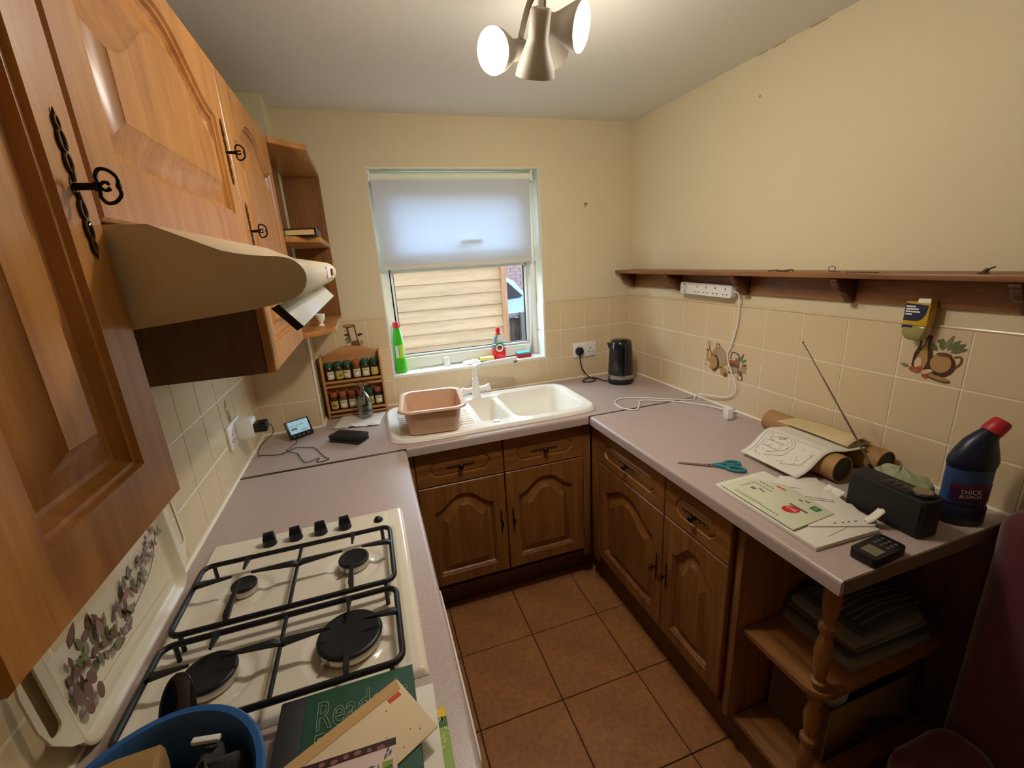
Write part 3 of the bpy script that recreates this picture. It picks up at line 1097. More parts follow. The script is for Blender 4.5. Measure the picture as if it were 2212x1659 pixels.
b.grid(lambda u, v: (HX0+u*(HX1-HX0), HY0+v*(HY1-HY0), hob_z(HX0+u*(HX1-HX0), HY0+v*(HY1-HY0))), nx, ny)
b.build('plate', 'enamel', hob, smooth=60, recalc=False)
MT['burner_ring'] = plain('burner_ring', '#cfc8ba', .35, metal=.7)
for i, (cx, cy, r) in enumerate(HC):
    z = ZW+.0125
    b = MB(Matrix.Translation((cx, cy, z)))
    b.lathe([(0, 0), (r, 0), (r*1.0, .010), (r*.96, .013), (0, .013)], 40)
    bd = b.build('burner', 'burner_ring', hob, smooth=40)
    b = MB(Matrix.Translation((cx, cy, z+.0132)))
    b.lathe([(0, 0), (r*1.0, 0), (r*1.04, .003), (r*1.0, .0065), (r*.92, .0075), (r*.86, .0068), (0, .0072)], 40)
    b.build('burner_cap', 'iron', bd, smooth=50)
    b = MB()
    b.cyl((cx-r*.72-.004, cy-r*.72-.004, z-.003), (cx-r*.72-.004, cy-r*.72-.004, z+.012), .0035, seg=10)
    b.build('igniter', plain('ceramic_igniter', '#8a7a6a', .5), bd)
# two pan supports of black rod with fingers
ZS = .957
def support(y0, y1, ca, cb_):
    b = MB()
    x0, x1 = .080, .501
    b.tube([(p[0], p[1], ZS) for p in rrect(x0, x1, y0, y1,     .020, 4)], .0058, 8, closed=True)
    xm = (x0+x1)/2
    for (cx, cy, r) in (ca, cb_):
        for dx, dy in ((1, 0), (-1, 0), (0, 1), (0, -1)):
            ex = (x1 if dx > 0 else x0) if dx else cx
            ey = (y1 if dy > 0 else y0) if dy else cy
            if dx and ((dx > 0) == (cx < xm)):
                ex = xm
            s0 = Vector((ex, ey, ZS))
            tip = Vector((cx+dx*(r*.35+.010), cy+dy*(r*.35+.010), ZS+.009))
            if dx:
                w = .0026
                hh = lambda k: .0105-.0065*k
            else:
                w = .0026
                hh = lambda k: .0105-.0065*k
            rings = []
            for k in (0, .12, .3, 1):
                p = s0.lerp(tip, k)
                top = ZS+(.004 if k == 0 else .011)
                bot = top-hh(k)*(1 if k else .7)
                w = .0062-.0042*k if k > .1 else .0035
                px, py = (0, w) if dx else (w, 0)
                rings.append([(p.x-px, p.y-py, bot), (p.x+px, p.y+py, bot), (p.x+px, p.y+py, top), (p.x-px, p.y-py, top)])
            b.loft(rings)
    b.tube([(xm, y0, ZS), (xm, y1, ZS)], .0042, 8)
    for fx in (x0+.02, x1-.02):
        for fy in (y0, y1):
            b.cyl((fx, fy, ZS), (fx, fy, ZW+.0085), .0045, seg=8)
    return b.build('pan_support', 'iron', hob, smooth=45)
support(-1.420, -1.208, HC[0], HC[1])
support(-1.634, -1.444, (HC[2][0], HC[2][1], HC[2][2]), HC[3])
for i, kx in enumerate((.197, .260, .322, .384)):
    b = MB(Matrix.Translation((kx, -1.112, ZW+.0138)) @ Matrix.Rotation(radians(8), 4, 'Z'))
    b.lathe([(0, 0), (.0170, 0), (.0160, .012), (.0155, .019), (0, .019)], 20)
    b.loft([[(-.0145, -.012, .016), (.0145, -.012, .016), (.0145, .012, .016), (-.0145, .012, .016)], [(-.012, -.0065, .033), (.012, -.0065, .033), (.012, .0065, .033), (-.012, .0065, .033)]])
    kb = b.build('control_knob', 'black', hob, smooth=40)
    lettering('::', frame((kx-.034, -1.118, ZW+.0142), (1, 0, 0), (0, 1, 0)), .014, 'ink', hob, name='hob_marking')
b = MB(Matrix.Translation((.472, -1.114, ZW+.0138)))
b.lathe([(0, 0), (.0125, 0), (.012, .005), (.0085, .010), (0, .012)], 20)
b.build('ignition_button', 'black', hob, smooth=60)

# ================================================================== SINK
sink = thing('kitchen_sink', 'cream one-and-a-half bowl sink with ribbed drainer set in the window worktop', 'sink', (1.015, -.32, ZW))
SCX, SCY, SHX, SHY = 1.013, -.3235, .481, .2515
def rbox(x, y, x0, x1, y0, y1, r):
    qx = abs(x-(x0+x1)/2)-(x1-x0)/2+r
    qy = abs(y-(y0+y1)/2)-(y1-y0)/2+r
    return math.hypot(max(qx, 0), max(qy, 0))+min(max(qx, qy), 0)-r
def sink_z(x, y, rinf):
    z = ZW+.0015+.0165*smoothstep(1.0, .975, rinf)-.008*smoothstep(.965, .90, rinf)
    d1 = rbox(x, y, .945, 1.075, -.480, -.165, .035)
    d2 = rbox(x, y, 1.105, 1.448, -.500, -.112, .055)
    z -= .115*smoothstep(.004, -.030, d1)
    z -= .150*smoothstep(.004, -.032, d2)
    d3 = rbox(x, y, .575, .925, -.50, -.15, .02)
    if d3 < 0:
        z -= .003*smoothstep(0, -.012, d3)
        z += .006*(max(0, cos(2*pi*(y+.15)/.029))**2)*smoothstep(-.004, -.018, d3)
    return z
def sink_pt(u, v):
    a, c = 2*u-1, 2*v-1
    # cluster a little toward the rim
    r = max(abs(a), abs(c))
    if r > 1e-6:
        n = 7
        k = 1/((abs(a/r)**n+abs(c/r)**n)**(1/n))
        px, py = a*k, c*k
    else:
        px = py = 0
    x, y = SCX+SHX*px, SCY+SHY*py
    return (x, y, sink_z(x, y, r))
MB().grid(sink_pt, 230, 124).build('basin', 'sinkm', sink, smooth=70, recalc=False)
b = MB(Matrix.Translation((1.000, -.500, ZW+.0105)))
b.lathe([(0, 0), (.019, 0), (.018, .0035), (.012, .005), (0, .005)], 24, sy=.8)
b.build('hole_cover', 'white', sink)
for px, py, pz in ((1.01, -.32, ZW-.1035), (1.275, -.3, ZW-.1385)):
    b = MB(Matrix.Translation((px, py, pz)))
    b.lathe([(0, 0), (.034, 0), (.032, .003), (.02, .002), (0, .0005)], 24)
    b.build('drain', 'steel', sink)

tap = thing('mixer_tap', 'white swan-neck mixer tap with two handles behind the half bowl', 'tap', (1.0, -.130, ZW+.010))
b = MB(Matrix.Translation((1.0, -.130, ZW+.010)))
b.lathe([(0, 0), (.026, 0), (.026, .006), (.021, .012), (.0195, .060), (.018, .085), (.0155, .095), (.0155, .108), (0, .108)], 24)
b.cyl((-.052, -.006, .048), (.052, .006, .048), .0135, seg=18)
b.build('body', 'white', tap)
for s in (1, -1):
    b = MB(Matrix.Translation((1.0+s*.052, -.130+s*.006, ZW+.058)) @ Matrix.Rotation(s*pi/2, 4, 'Y') @ Matrix.Rotation(.4*s, 4, 'Z'))
    b.lathe([(0, 0), (.0165, 0), (.017, .016), (.0155, .022), (0, .022)], 12)
    b.box(-.0045, .0045, -.022, .022, .010, .026)
    b.box(-.022, .022, -.0045, .0045, .010, .022)
    b.build('handle', 'white', tap, bevel=.0015)
b = MB()
b.tube(spline([(1.0, -.130, 1.028), (1.0, -.130, 1.060), (1.008, -.133, 1.082), (1.035, -.143, 1.098), (1.075, -.159, 1.105), (1.14, -.185, 1.114), (1.205, -.211, 1.1235)], 6), [.0115]*30+[.0125]*7, 14)
b.build('spout', 'white', tap)
b = MB()
b.cyl((1.198, -.208, 1.1165), (1.200, -.209, 1.104), .010, seg=14)
b.build('nozzle', plain('grey_nozzle', '#6f6c66', .5), tap)

# washing-up bowl standing on the drainer
MT['bowl'] = plain('beige_plastic', '#cfa98a', .28)
bowl = thing('washing_up_bowl', 'beige plastic washing-up bowl standing on the drainer', 'bowl', (.735, -.41, ZW+.0105), rz=radians(-6))
def bring(x, y, r, z, n=6):
    return [(p[0], p[1], z) for p in rrect(-x, x, -y, y, r, n)]
b = MB()
zb = .004
b.loft([bring(.100, .118, .03, zb), bring(.105, .123, .035, zb+.003), bring(.118, .138, .04, .098), bring(.121, .141, .04, .112), bring(.135, .155, .05, .114), bring(.139, .159, .052, .110), bring(.141, .161, .052, .111), bring(.138, .158, .05, .119), bring(.128, .148, .045, .121), bring(.119, .139, .04, .117),
        bring(.115, .135, .04, .10), bring(.102, .120, .035, zb+.006), bring(.095, .112, .03, zb+.0035)])
b.build('tub', 'bowl', bowl, world=False, smooth=50)

# ================================================================== WINDOW SILL
ZI = WZ0+.0072
MT['green'] = plain('green_bottle', '#3fae1f', .3, coat=.2)
MT['red'] = plain('red_plastic', '#c3262b', .35)
gb = thing('cleaner_bottle', 'tall bright green cleaner bottle with red cap at the left end of the sill', 'bottle', (.651, .058, ZI), rz=.2)
b = MB()
b.lathe([(0, 0), (.025, 0), (.030, .003), (.030, .055), (.027, .066), (.0275, .150), (.026, .175), (.019, .222), (.0165, .236), (0, .236)], 28, sx=1.0, sy=.8)
b.build('bottle', 'green', gb, world=False, smooth=50)
b = MB()
b.lathe([(0, .2365), (.0165, .2365), (.0175, .240), (.0165, .262), (.013, .266), (0, .266)], 24)
b.build('cap', 'red', gb, world=False)
b = MB()
MT['label_yellow'] = plain('label_yellow_green', '#a9c832', .5)
MT['label_grey'] = plain('label_grey', '#c5cfbf', .5)
b.lathe([(.0280, .078), (.0285, .150)], 10, a0=-1.75, a1=-.75, sx=1.0, sy=.8)
b.build('label', 'label_yellow', gb, world=False)
b = MB()
b.lathe([(.0281, .082), (.0286, .146)], 6, a0=-2.5, a1=-1.85, sx=1.0, sy=.8)
b.build('back_label', 'label_grey', gb, world=False)

cup = thing('plug_cup', 'small white plastic cup upside down on the window sill', 'cup', (.898, .085, ZI))
b = MB()
b.lathe([(0, .046), (.012, .046), (.0135, .043), (.0165, .006), (.021, .003), (.021, 0), (.0185, 0), (.0145, .006), (.011, .040), (0, .041)], 24)
b.build('cup', 'white', cup, world=False)
sc = thing('scourer_cloth', 'crumpled white cloth lying on the window sill', 'cloth', (1.035, .078, ZI))
b = MB()
def crum(u, v, hx, hy, h, sd):
    a, c = 2*u-1, 2*v-1
    k = max(0, 1-a*a)*max(0, 1-c*c)
    n = noise.noise(Vector((a*2.2+sd, c*2.2, sd)))
    return (hx*a*(1+.12*noise.noise(Vector((c*2, sd, 1)))), hy*c*(1+.2*noise.noise(Vector((a*2, sd, 5)))), .0006+h*k**.6*(.75+.6*n))
b.grid(lambda u, v: crum(u, v, .055, .024, .021, 3.1), 22, 12)
b.build('cloth', 'reveal', sc, world=False, solid=.0016)
pg = thing('sink_plug', 'round white sink plug on the window sill edge', 'plug', (1.012, .026, ZI))
b = MB()
b.lathe([(0, 0), (.014, 0), (.018, .006), (.018, .009), (.012, .010), (.0035, .012), (.005, .017), (0, .018)], 24)
b.build('plug', 'white', pg, world=False)
b = MB()
b.lathe([(.0182, .0058), (.0184, .0064), (.0182, .0086)], 24)
b.build('plug_ring', 'dull_black', pg, world=False)

def sponge(name, label, loc, rz, w, d, top, bot, ht, hb):
    t = thing(name, label, 'sponge', loc, rz)
    MB().box(-w/2, w/2, -d/2, d/2, 0, hb).build('scourer', bot, t, world=False, bevel=.002)
    MB().box(-w/2, w/2, -d/2, d/2, hb, hb+ht).build('foam', top, t, world=False, bevel=.003)
sponge('sponge', 'yellow washing-up sponge on the sill beside the red bottle', (1.122, .064, ZI), radians(-8), .078, .045, plain('yellow_foam', '#e2d58a', .95, bump=.5, bscale=900), plain('green_scourer', '#37432c', .95), .018, .006)
sponge('sponge', 'red and turquoise sponge at the right end of the sill', (1.335, .055, ZI), radians(4), .080, .048, plain('turquoise_scourer', '#4fb6bf', .95, bump=.5, bscale=900), plain('red_foam', '#b23238', .95, bump=.4, bscale=900), .009, .021)

fb = thing('washing_up_liquid', 'clear washing-up liquid bottle half full of red liquid on the sill', 'bottle', (1.2, .082, ZI), rz=radians(-6))
MT['clear'] = plain('clear_plastic', '#d5ecf2', .12, trans=.9, ior=1.2)
MT['red_liquid'] = plain('red_liquid', '#e0222f', .1, coat=.4)
pr = [(0, 0), (.036, 0), (.039, .004), (.0395, .035), (.0395, .062)]
b = MB()
b.lathe([(0, .001)]+[(r-.0005, z) for r, z in pr[1:]]+[(0, .062)], 32, sx=1, sy=.62)
b.build('liquid', 'red_liquid', fb, world=False, smooth=50)
b = MB()
b.lathe([(.0396, .0625), (.039, .085), (.034, .108), (.022, .132), (.014, .138), (.0135, .142)], 32, sx=1, sy=.62)
b.build('bottle', 'clear', fb, world=False, smooth=60)
b = MB()
b.lathe([(0, .140), (.0175, .140), (.016, .148), (.0115, .150), (.0115, .157), (.0145, .160), (.0145, .168), (.011, .176), (.0095, .180), (0, .180)], 24)
b.build('cap', 'red', fb, world=False)
Ff = frame((0, -.0262, .064), (1, 0, 0), (0, 0, 1))
MT['lab_green'] = plain('label_green', '#2f8a4a', .5)
MT['lab_white'] = plain('label_white', '#f2f0ea', .5)
b = MB(Ff)
b.flat(ell(0, .006, .025, .028, 24), 0)
b.v = [p+Vector((0, .0085*(abs(p.x)/.028)**2*1.0, 0)) for p in b.v]
lb = b.build('label', 'lab_green', fb, world=False, recalc=False)
b = MB(Ff)
b.flat(ell(0, .003, .021, .022, 24), 3)
b.v = [p+Vector((0, .0085*(abs(p.x)/.028)**2, 0)) for p in b.v]
b.build('label_centre', 'lab_white', lb, world=False, recalc=False)
lt = lettering('FAIRY', WM[fb.name] @ Ff @ Matrix.Translation((0, 0, .0016)), .0125, 'red', lb, align='CENTER', sx=.9)

# roller blind hanging inside the reveal
bl = thing('roller_blind', 'white roller blind half drawn over the kitchen window', 'blind', (1.02, .045, 1.6))
MT['fabric'] = translucent('blind_fabric', '#cfd0d0', .17, '#b4d0ec')  # bluish transmission puts the sky's blue glow into the white fabric
bx0, bx1 = .622, 1.412
b = MB()
def blind_pt(u, v):
    z = 2.006-v*.405
    return (bx0+u*(bx1-bx0)+ (.004*v if u < .5 else -.004*v), .044+.0035*sin(u*9)*v*.4, z)
b.grid(blind_pt, 16, 10)
b.build('fabric', 'fabric', bl, recalc=False)
MB().cyl((bx0, .050, 2.014), (bx1, .050, 2.014), .017, seg=20).build('roller', 'reveal', bl)
b = MB()
b.box(bx0-.002, bx1-.001, .038, .050, 1.590, 1.608)
b.build('bottom_bar', plain('blind_bar', '#d8d2c4', .5), bl, bevel=.004)
for x in (bx0-.012, bx1+.002):
    MB().box(x, x+.010, .026, .078, 1.992, 2.041).build('bracket', 'white', bl, bevel=.002)
b = MB()
b.tube([(bx1+.016, .040, 2.010), (bx1+.017, .042, 1.62)], .0014, 6)
b.tube([(bx1+.016, .054, 2.010), (bx1+.017, .052, 1.62)], .0014, 6)
b.cyl((bx1+.017, .047, 1.625), (bx1+.017, .047, 1.59), .005, seg=10)
b.build('chain', 'white', bl)

# ================================================================== SOCKETS, CHARGER, DISPLAY, CASE
def double_socket(label, F):
    t = thing('wall_socket', label, 'socket', F.translation)
    b = MB(F)
    b.box(-.073, .073, -.043, .043, .0005, .0095)
    pl_ = b.build('faceplate', 'white', t, bevel=.002)
    for s in (-1, 1):
        h = MB(F)
        for (dx, dy, w, hh) in ((0, .010, .0022, .005), (-.011, -.012, .0038, .0022), (.011, -.012, .0038, .0022)):
            h.box(s*.037+dx-w, s*.037+dx+w, -.004+dy-hh, -.004+dy+hh, .0094, .0098)
        h.build('socket_holes', 'dull_black', pl_)
        w = MB(F)
        w.box(s*.015-.006, s*.015+.006, .012, .032, .0092, .0125)
        w.build('switch', 'white', pl_, bevel=.001)
    return t
double_socket('white double wall socket on the left tiles behind the charger', frame((.0065, -.560, 1.068), (0, 1, 0), (0, 0, 1)))
double_socket('white double wall socket on the window wall left of the kettle', frame((1.690, -.0065, 1.078), (1, 0, 0), (0, 0, 1)))

ad = thing('plug_adapter', 'white block adapter plugged into the left wall socket', 'adapter', (.03, -.53, 1.07))
b = MB()
b.box(.0165, .072, -.560, -.500, 1.040, 1.105)
b.build('body', 'white', ad, bevel=.003)
ch = thing('usb_charger', 'black plug charger in the white adapter with a thin black lead', 'charger', (.10, -.53, 1.07))
b = MB()
b.box(.0725, .115, -.553, -.507, 1.052, 1.088)
b.build('body', 'black', ch, bevel=.004)
b = MB()
z = ZW+.003
b.tube(spline([(.116, -.530, 1.07), (.124, -.525, 1.068), (.122, -.515, 1.03), (.060, -.47, .97), (.036, -.44, .922), (.045, -.42, z), (.109, -.445, z), (.137, -.427, z), (.168, -.404, z+.002), (.215, -.420, z), (.243, -.440, z), (.275, -.52, z), (.292, -.560, z), (.306, -.575, z), (.285, -.592, z), (.262, -.583, z), (.270, -.560, z+.003), (.250, -.562, z), (.221, -.572, z), (.196, -.515, z), (.180, -.466, z), (.145, -.440, z+.004), (.135, -.42, z+.004), (.150, -.38, z+.003), (.163, -.345, z+.002), (.158, -.325, .925), (.160, -.307, .934)], 6), .0015, 6)
b.build('lead', 'black', ch)

dp = thing('energy_display', 'small black energy display with pale blue screen leaning on its stand', 'display', (.178, -.283, ZW+.0005), rot=(0, 0, radians(33)))
T = Matrix.Translation((0, 0, .005)) @ Matrix.Rotation(radians(-24), 4, 'X')
b = MB(T)
b.box(-.052, .052, -.006, .006, 0, .080)
body = b.build('case', 'black', dp, world=False, bevel=.003)
MT['screen'] = plain('lit_screen', '#8fb4c6', .2, emit=.55)
b = MB(T)
b.box(-.043, .043, -.0066, -.0058, .021, .075)
scn = b.build('screen', 'screen', dp, world=False)
b = MB(T @ frame((-.04, -.0068, .024), (1, 0, 0), (0, 0, 1)))
for k in range(5):
    b.flat([(.004+k*.012, .030), (.012+k*.012, .030), (.012+k*.012, .033), (.004+k*.012, .033)], 0)
b.flat([(.004, .012), (.030, .012), (.030, .022), (.004, .022)], 0)
b.flat([(.045, .004), (.075, .004), (.075, .007), (.045, .007)], 0)
b.build('readout', plain('screen_text', '#6d8f9f', .4), scn, world=False, recalc=False)
for k in range(4):
    b = MB(T)
    b.box(-.036+k*.020, -.026+k*.020, -.0075, -.0058, .006, .013)
    b.build('button', plain('grey_button', '#4a4f55', .4), body, world=False, bevel=.0008)
b = MB(T)
b.add([(-.02, .006, .055), (.02, .006, .055), (.02, .042, -.012), (-.02, .042, -.012), (-.02, .006, .05), (.02, .006, .05), (.02, .038, -.012), (-.02, .038, -.012)], [(0, 1, 2, 3), (7, 6, 5, 4), (0, 4, 5, 1), (3, 2, 6, 7), (0, 3, 7, 4), (1, 5, 6, 2)])
b.v = [Vector((p.x, p.y, max(p.z, .0005))) for p in b.v]
b.build('stand', 'black', dp, world=False)

cz = thing('glasses_case', 'flat black hinged case lying on the worktop in front of the spice rack', 'case', (.376, -.410, ZW+.0005), rz=radians(-36))
b = MB()
b.box(-.074, .074, -.036, .036, 0, .0145)
b.build('base', 'black', cz, world=False, bevel=.004)
b = MB()
b.box(-.075, .075, -.037, .037, .0150, .032)
ld = b.build('lid', 'black', cz, world=False, bevel=.005)
b = MB(Matrix.Translation((.01, .012, .0319)))
b.flat([(-.006, -.003), (.000, .004), (.006, -.001), (.001, -.001)], 0)
b.build('emblem', 'steel', ld, world=False, recalc=False)

# ================================================================== SPICE RACK, JARS, GLASS, NAPKIN
rk = thing('spice_rack', 'pine two-shelf spice rack with arched back against the window wall', 'rack', (.413, -.045, ZW))
RX0, RX1, RY0, RY1 = .275, .552, -.086, -.010
Z0 = ZW+.0005
bk_ = [(RX0+.011, Z0+.02), (RX1-.011, Z0+.02), (RX1-.011, 1.208)] + [(RX1-.011-(RX1-RX0-.022)*k/14, 1.208+.040*sin(pi*k/14)) for k in range(1, 14)] + [(RX0+.011, 1.208)]
MB().prism(bk_, RY1-.008, RY1, 'y').build('back_board', 'rack_pine', rk, bevel=.001)
for x in (RX0, RX1-.010):
    b = MB()
    b.prism([(RY0, Z0), (RY1, Z0), (RY1, 1.218), (RY0+.025, 1.218), (RY0+.004, 1.205), (RY0, 1.19)], x, x+.010, 'x')
    b.build('side', MT['rack_pine'], rk, bevel=.002)
for z in (.935, 1.082):
    MB().box(RX0+.0105, RX1-.0105, RY0+.006, RY1-.0085, z, z+.007).build('shelf', 'rack_pine', rk)
    MB().box(RX0+.0105, RX1-.0105, RY0, RY0+.0055, z-.018, z-.008).build('rail', 'rack_pine', rk, bevel=.001)
    MB().box(RX0+.0105, RX1-.0105, RY0, RY0+.0055, z+.004, z+.014).build('rail', 'rack_pine', rk, bevel=.001)
MT['jar_dark'] = plain('jar_contents_dark', '#33251a', .12, coat=.5)
MT['jar_brown'] = plain('jar_contents_brown', '#6b4526', .12, coat=.5)
MT['jar_green'] = plain('jar_contents_green', '#3b3d22', .12, coat=.5)
MT['lid_green'] = plain('green_lid', '#1f5240', .35)
MT['lid_orange'] = plain('orange_lid', '#a2532f', .4)
MT['lab_cream'] = plain('jar_label_cream', '#d8c9a0', .6)
MT['lab_yell'] = plain('jar_label_yellow', '#cbb65a', .6)
MT['lab_mark'] = plain('jar_label_mark', '#6f6a4a', .6)
def jar(label, x, z, lid, cont, lab, mark=True, turn=0):
    t = thing('spice_jar', label, 'jar', (x, -.049, z), rz=turn, group='spice jars in the rack')
    b = MB()
    b.lathe([(0, 0), (.0185, 0), (.0200, .002), (.0200, .058), (.0165, .066), (.0150, .070), (0, .070)], 24)
    b.build('jar', cont, t, world=False, smooth=50)
    b = MB()
    b.lathe([(0, .0702), (.0178, .0702), (.0184, .072), (.0180, .0905), (.0165, .093), (0, .093)], 24)
    b.build('lid', lid, t, world=False)
    b = MB()
    b.lathe([(.0203, .012), (.0203, .050)], 14, a0=-2.55, a1=-.6)
    lb = b.build('label', lab, t, world=False, recalc=False)
    if mark:
        b = MB()
        b.lathe([(.0206, .022), (.0206, .034)], 6, a0=-2.0, a1=-1.15)
        b.build('label_print', 'lab_white' if lab != 'lab_yell' else 'lab_mark', lb, world=False, recalc=False)
        b = MB()
        b.lathe([(.0206, .038), (.0206, .041)], 6, a0=-2.1, a1=-1.05)
        b.build('label_line', 'lab_mark', lb, world=False, recalc=False)
    return t
ords = ['first', 'second', 'third', 'fourth', 'fifth', 'sixth']
top = [('lid_green', 'jar_dark', 'lab_cream', 0.5), ('lid_green', 'jar_green', 'lab_yell', .4), ('lid_green', 'jar_dark', 'lab_cream', -.4), ('lid_orange', 'jar_brown', 'lab_cream', 0), ('lid_green', 'jar_green', 'lab_cream', 0), ('lid_green', 'jar_dark', 'lab_yell', 0)]
bot = [('lid_orange', 'jar_dark', 'lab_yell', 0), ('lid_orange', 'jar_brown', 'lab_cream', 0), ('lid_orange', 'jar_brown', 'lab_cream', 0), ('lid_orange', 'jar_dark', 'lab_cream', 0), ('lid_green', 'jar_green', 'lab_yell', .2), ('lid_orange', 'jar_dark', 'lab_cream', .1)]
for row, zz, nm in ((top, 1.0895, 'upper'), (bot, .9425, 'lower')):
    for k, (l, c, lb, tn) in enumerate(row):
        jar('%s-lidded spice jar, %s from the left on the %s rack shelf' % ('green' if l == 'lid_green' else 'orange', ords[k], nm), .3088+k*.0415, zz, l, c, lb, turn=tn, mark=not (nm == 'upper' and k == 5))

np_ = thing('napkin', 'crumpled white paper napkin under the upturned beer glass', 'napkin', (.42, -.17, ZW+.0005), rz=radians(-12))
b = MB()
def napk(u, v):
    x, y = (u-.5)*.205, (v-.5)*.185
    z = .0015+.004*(noise.noise(Vector((x*30, y*30, 2)))+.5)
    z += .012*max(0, noise.noise(Vector((x*22+4, y*40, 7))))*smoothstep(.02, -.06, y)
    return (x+.006*noise.noise(Vector((y*30, 1, 1))), y+.008*noise.noise(Vector((x*25, 3, 1))), max(.0012, z))
b.grid(napk, 44, 40)
b.build('sheet', plain('tissue', '#d6d0c4', .9), np_, world=False, solid=.0008, smooth=60)
gl = thing('beer_glass', 'stemmed beer glass standing upside down on the white napkin', 'glass', (.448, -.142, ZW+.008))
MT['drink_glass'] = glassy('drinking_glass', '#e3e8e6', .04)
_nt = MT['drink_glass'].node_tree          # rounder rims catch more light than a flat pane does
_lw = _nt.nodes.new('ShaderNodeLayerWeight')
_lw.inputs[0].default_value = .38
_mx = [n for n in _nt.nodes if n.type == 'MIX_SHADER'][0]
_nt.links.new(_lw.outputs['Facing'], _mx.inputs[0])
b = MB()
pr = [(.0300, 0), (.0335, .030), (.0355, .055), (.0345, .078), (.0275, .100), (.0165, .118), (.0095, .126), (.0085, .134), (.0085, .150), (.013, .155), (.034, .1605), (.035, .163), (.033, .1645), (0, .165)]
ins = [(0, .1195), (.012, .116), (.0255, .099), (.0325, .077), (.0335, .055), (.0315, .030), (.0283, 0)]
b.lathe(pr[::1][::-1] and (ins[::1] + pr), 36)
b.build('glass', 'drink_glass', gl, world=False, smooth=50)
Fg = frame((0, 0, 0), (1, 0, 0), (0, 0, 1))
b = MB()
for a0, a1, z0, z1 in ((-2.0, -1.9, .022, .027), (-1.8, -1.66, .022, .028), (-1.6, -1.45, .022, .028), (-1.38, -1.2, .022, .027), (-2.05, -1.85, .034, .039), (-1.8, -1.6, .034, .039), (-1.55, -1.4, .034, .039), (-1.35, -1.15, .034, .039)):
    b.lathe([(.0345+.001*(z0 > .03), z0), (.0350+.001*(z0 > .03), z1)], 10, a0=a0, a1=a1)
tag(b.build('print', 'dull_black', gl, world=False, recalc=False), kind='stuff')

# ================================================================== KETTLE AND ITS LEAD
kt = thing('kettle', 'black cordless kettle with a silver band near its base', 'kettle', (1.812, -.205, ZW+.0005), rz=radians(-25))
b = MB()
b.lathe([(0, 0), (.068, 0), (.070, .004), (.069, .018), (.066, .021), (0, .021)], 32)
base = b.build('power_base', 'black', kt, world=False)
b = MB()
b.lathe([(0, .0215), (.0665, .0215), (.069, .028), (.069, .055), (.0675, .10), (.0625, .18), (.058, .222), (.053, .236), (.042, .243), (0, .246)], 40)
bd = b.build('body', plain('kettle_black', '#0d0d0f', .18, coat=.4), kt, world=False, smooth=50)
b = MB()
b.lathe([(.0694, .029), (.0698, .031), (.0698, .049), (.0692, .051)], 40)
b.build('band', 'steel', bd, world=False)
b = MB()
b.tube(spline([(.012, -.058, .215), (.018, -.088, .222), (.02, -.102, .200), (.02, -.104, .13), (.016, -.094, .075), (.012, -.068, .060)], 6), .0095, 10)
b.build('handle', 'black', bd, world=False)
b = MB()
b.loft([[(-.050, -.014, .18), (-.050, .014, .18), (-.056, .010, .225), (-.056, -.010, .225)], [(-.066, -.004, .195), (-.066, .004, .195), (-.074, .004, .226), (-.074, -.004, .226)]])
b.build('spout', 'black', bd, world=False, bevel=.002)
kp = thing('mains_plug', 'black mains plug and lead of the kettle in the window-wall socket', 'plug', (1.655, -.03, 1.07))
b = MB(frame((1.653, -.0165, 1.072), (1, 0, 0), (0, 0, 1)))
b.lathe([(0, 0), (.0245, 0), (.025, .008), (.021, .022), (.012, .030), (0, .031)], 20)
b.cyl((0, -.02, .012), (0, -.036, .011), .0055, .004, seg=10)
b.build('plug', 'black', kp)
b = MB()
z = ZW+.0042
b.tube(spline([(1.653, -.028, 1.040), (1.655, -.030, 1.01), (1.665, -.036, .965), (1.690, -.055, .925), (1.712, -.080, z), (1.700, -.118, z), (1.655, -.128, z), (1.630, -.105, z), (1.650, -.080, z+.001), (1.690, -.070, z+.006), (1.725, -.090, z+.002), (1.741, -.150, z), (1.748, -.170, z+.004)], 7), .0034, 8)
b.build('lead', 'black', kp)

# ================================================================== LONG WALL SHELF
sh = thing('wall_shelf', 'long brown pine wall shelf on scrolled brackets along the right wall', 'shelf', (1.94, -.9, 1.415))
SE = -2.05
MB().box(1.883, 1.9985, SE, -.022, 1.4955, 1.512).build('board', 'pine', sh, bevel=.003)
MB().box(1.985, 1.9985, SE+.01, -.030, 1.417, 1.495).build('back_rail', 'pine', sh, bevel=.001)
br = [(1.9845, 1.4945), (1.893, 1.4945), (1.893, 1.484), (1.900, 1.482)] + [(1.900+.042*(1-cos(a)), 1.482-.036*sin(a)) for a in [pi/2*k/6 for k in range(1, 7)]] + [(1.948, 1.441), (1.953, 1.434), (1.962, 1.428), (1.970, 1.414), (1.9845, 1.414)]
for y in (-.062, -.455, -.862, -1.268, -1.676):
    MB().prism(br, y-.011, y+.011, 'y').build('bracket', MT['dark_pine'] if 'dark_pine' in MT else wood('dark_pine', '#6a3d20', '#43230f', axis='z', rough=.5), sh, bevel=.002)
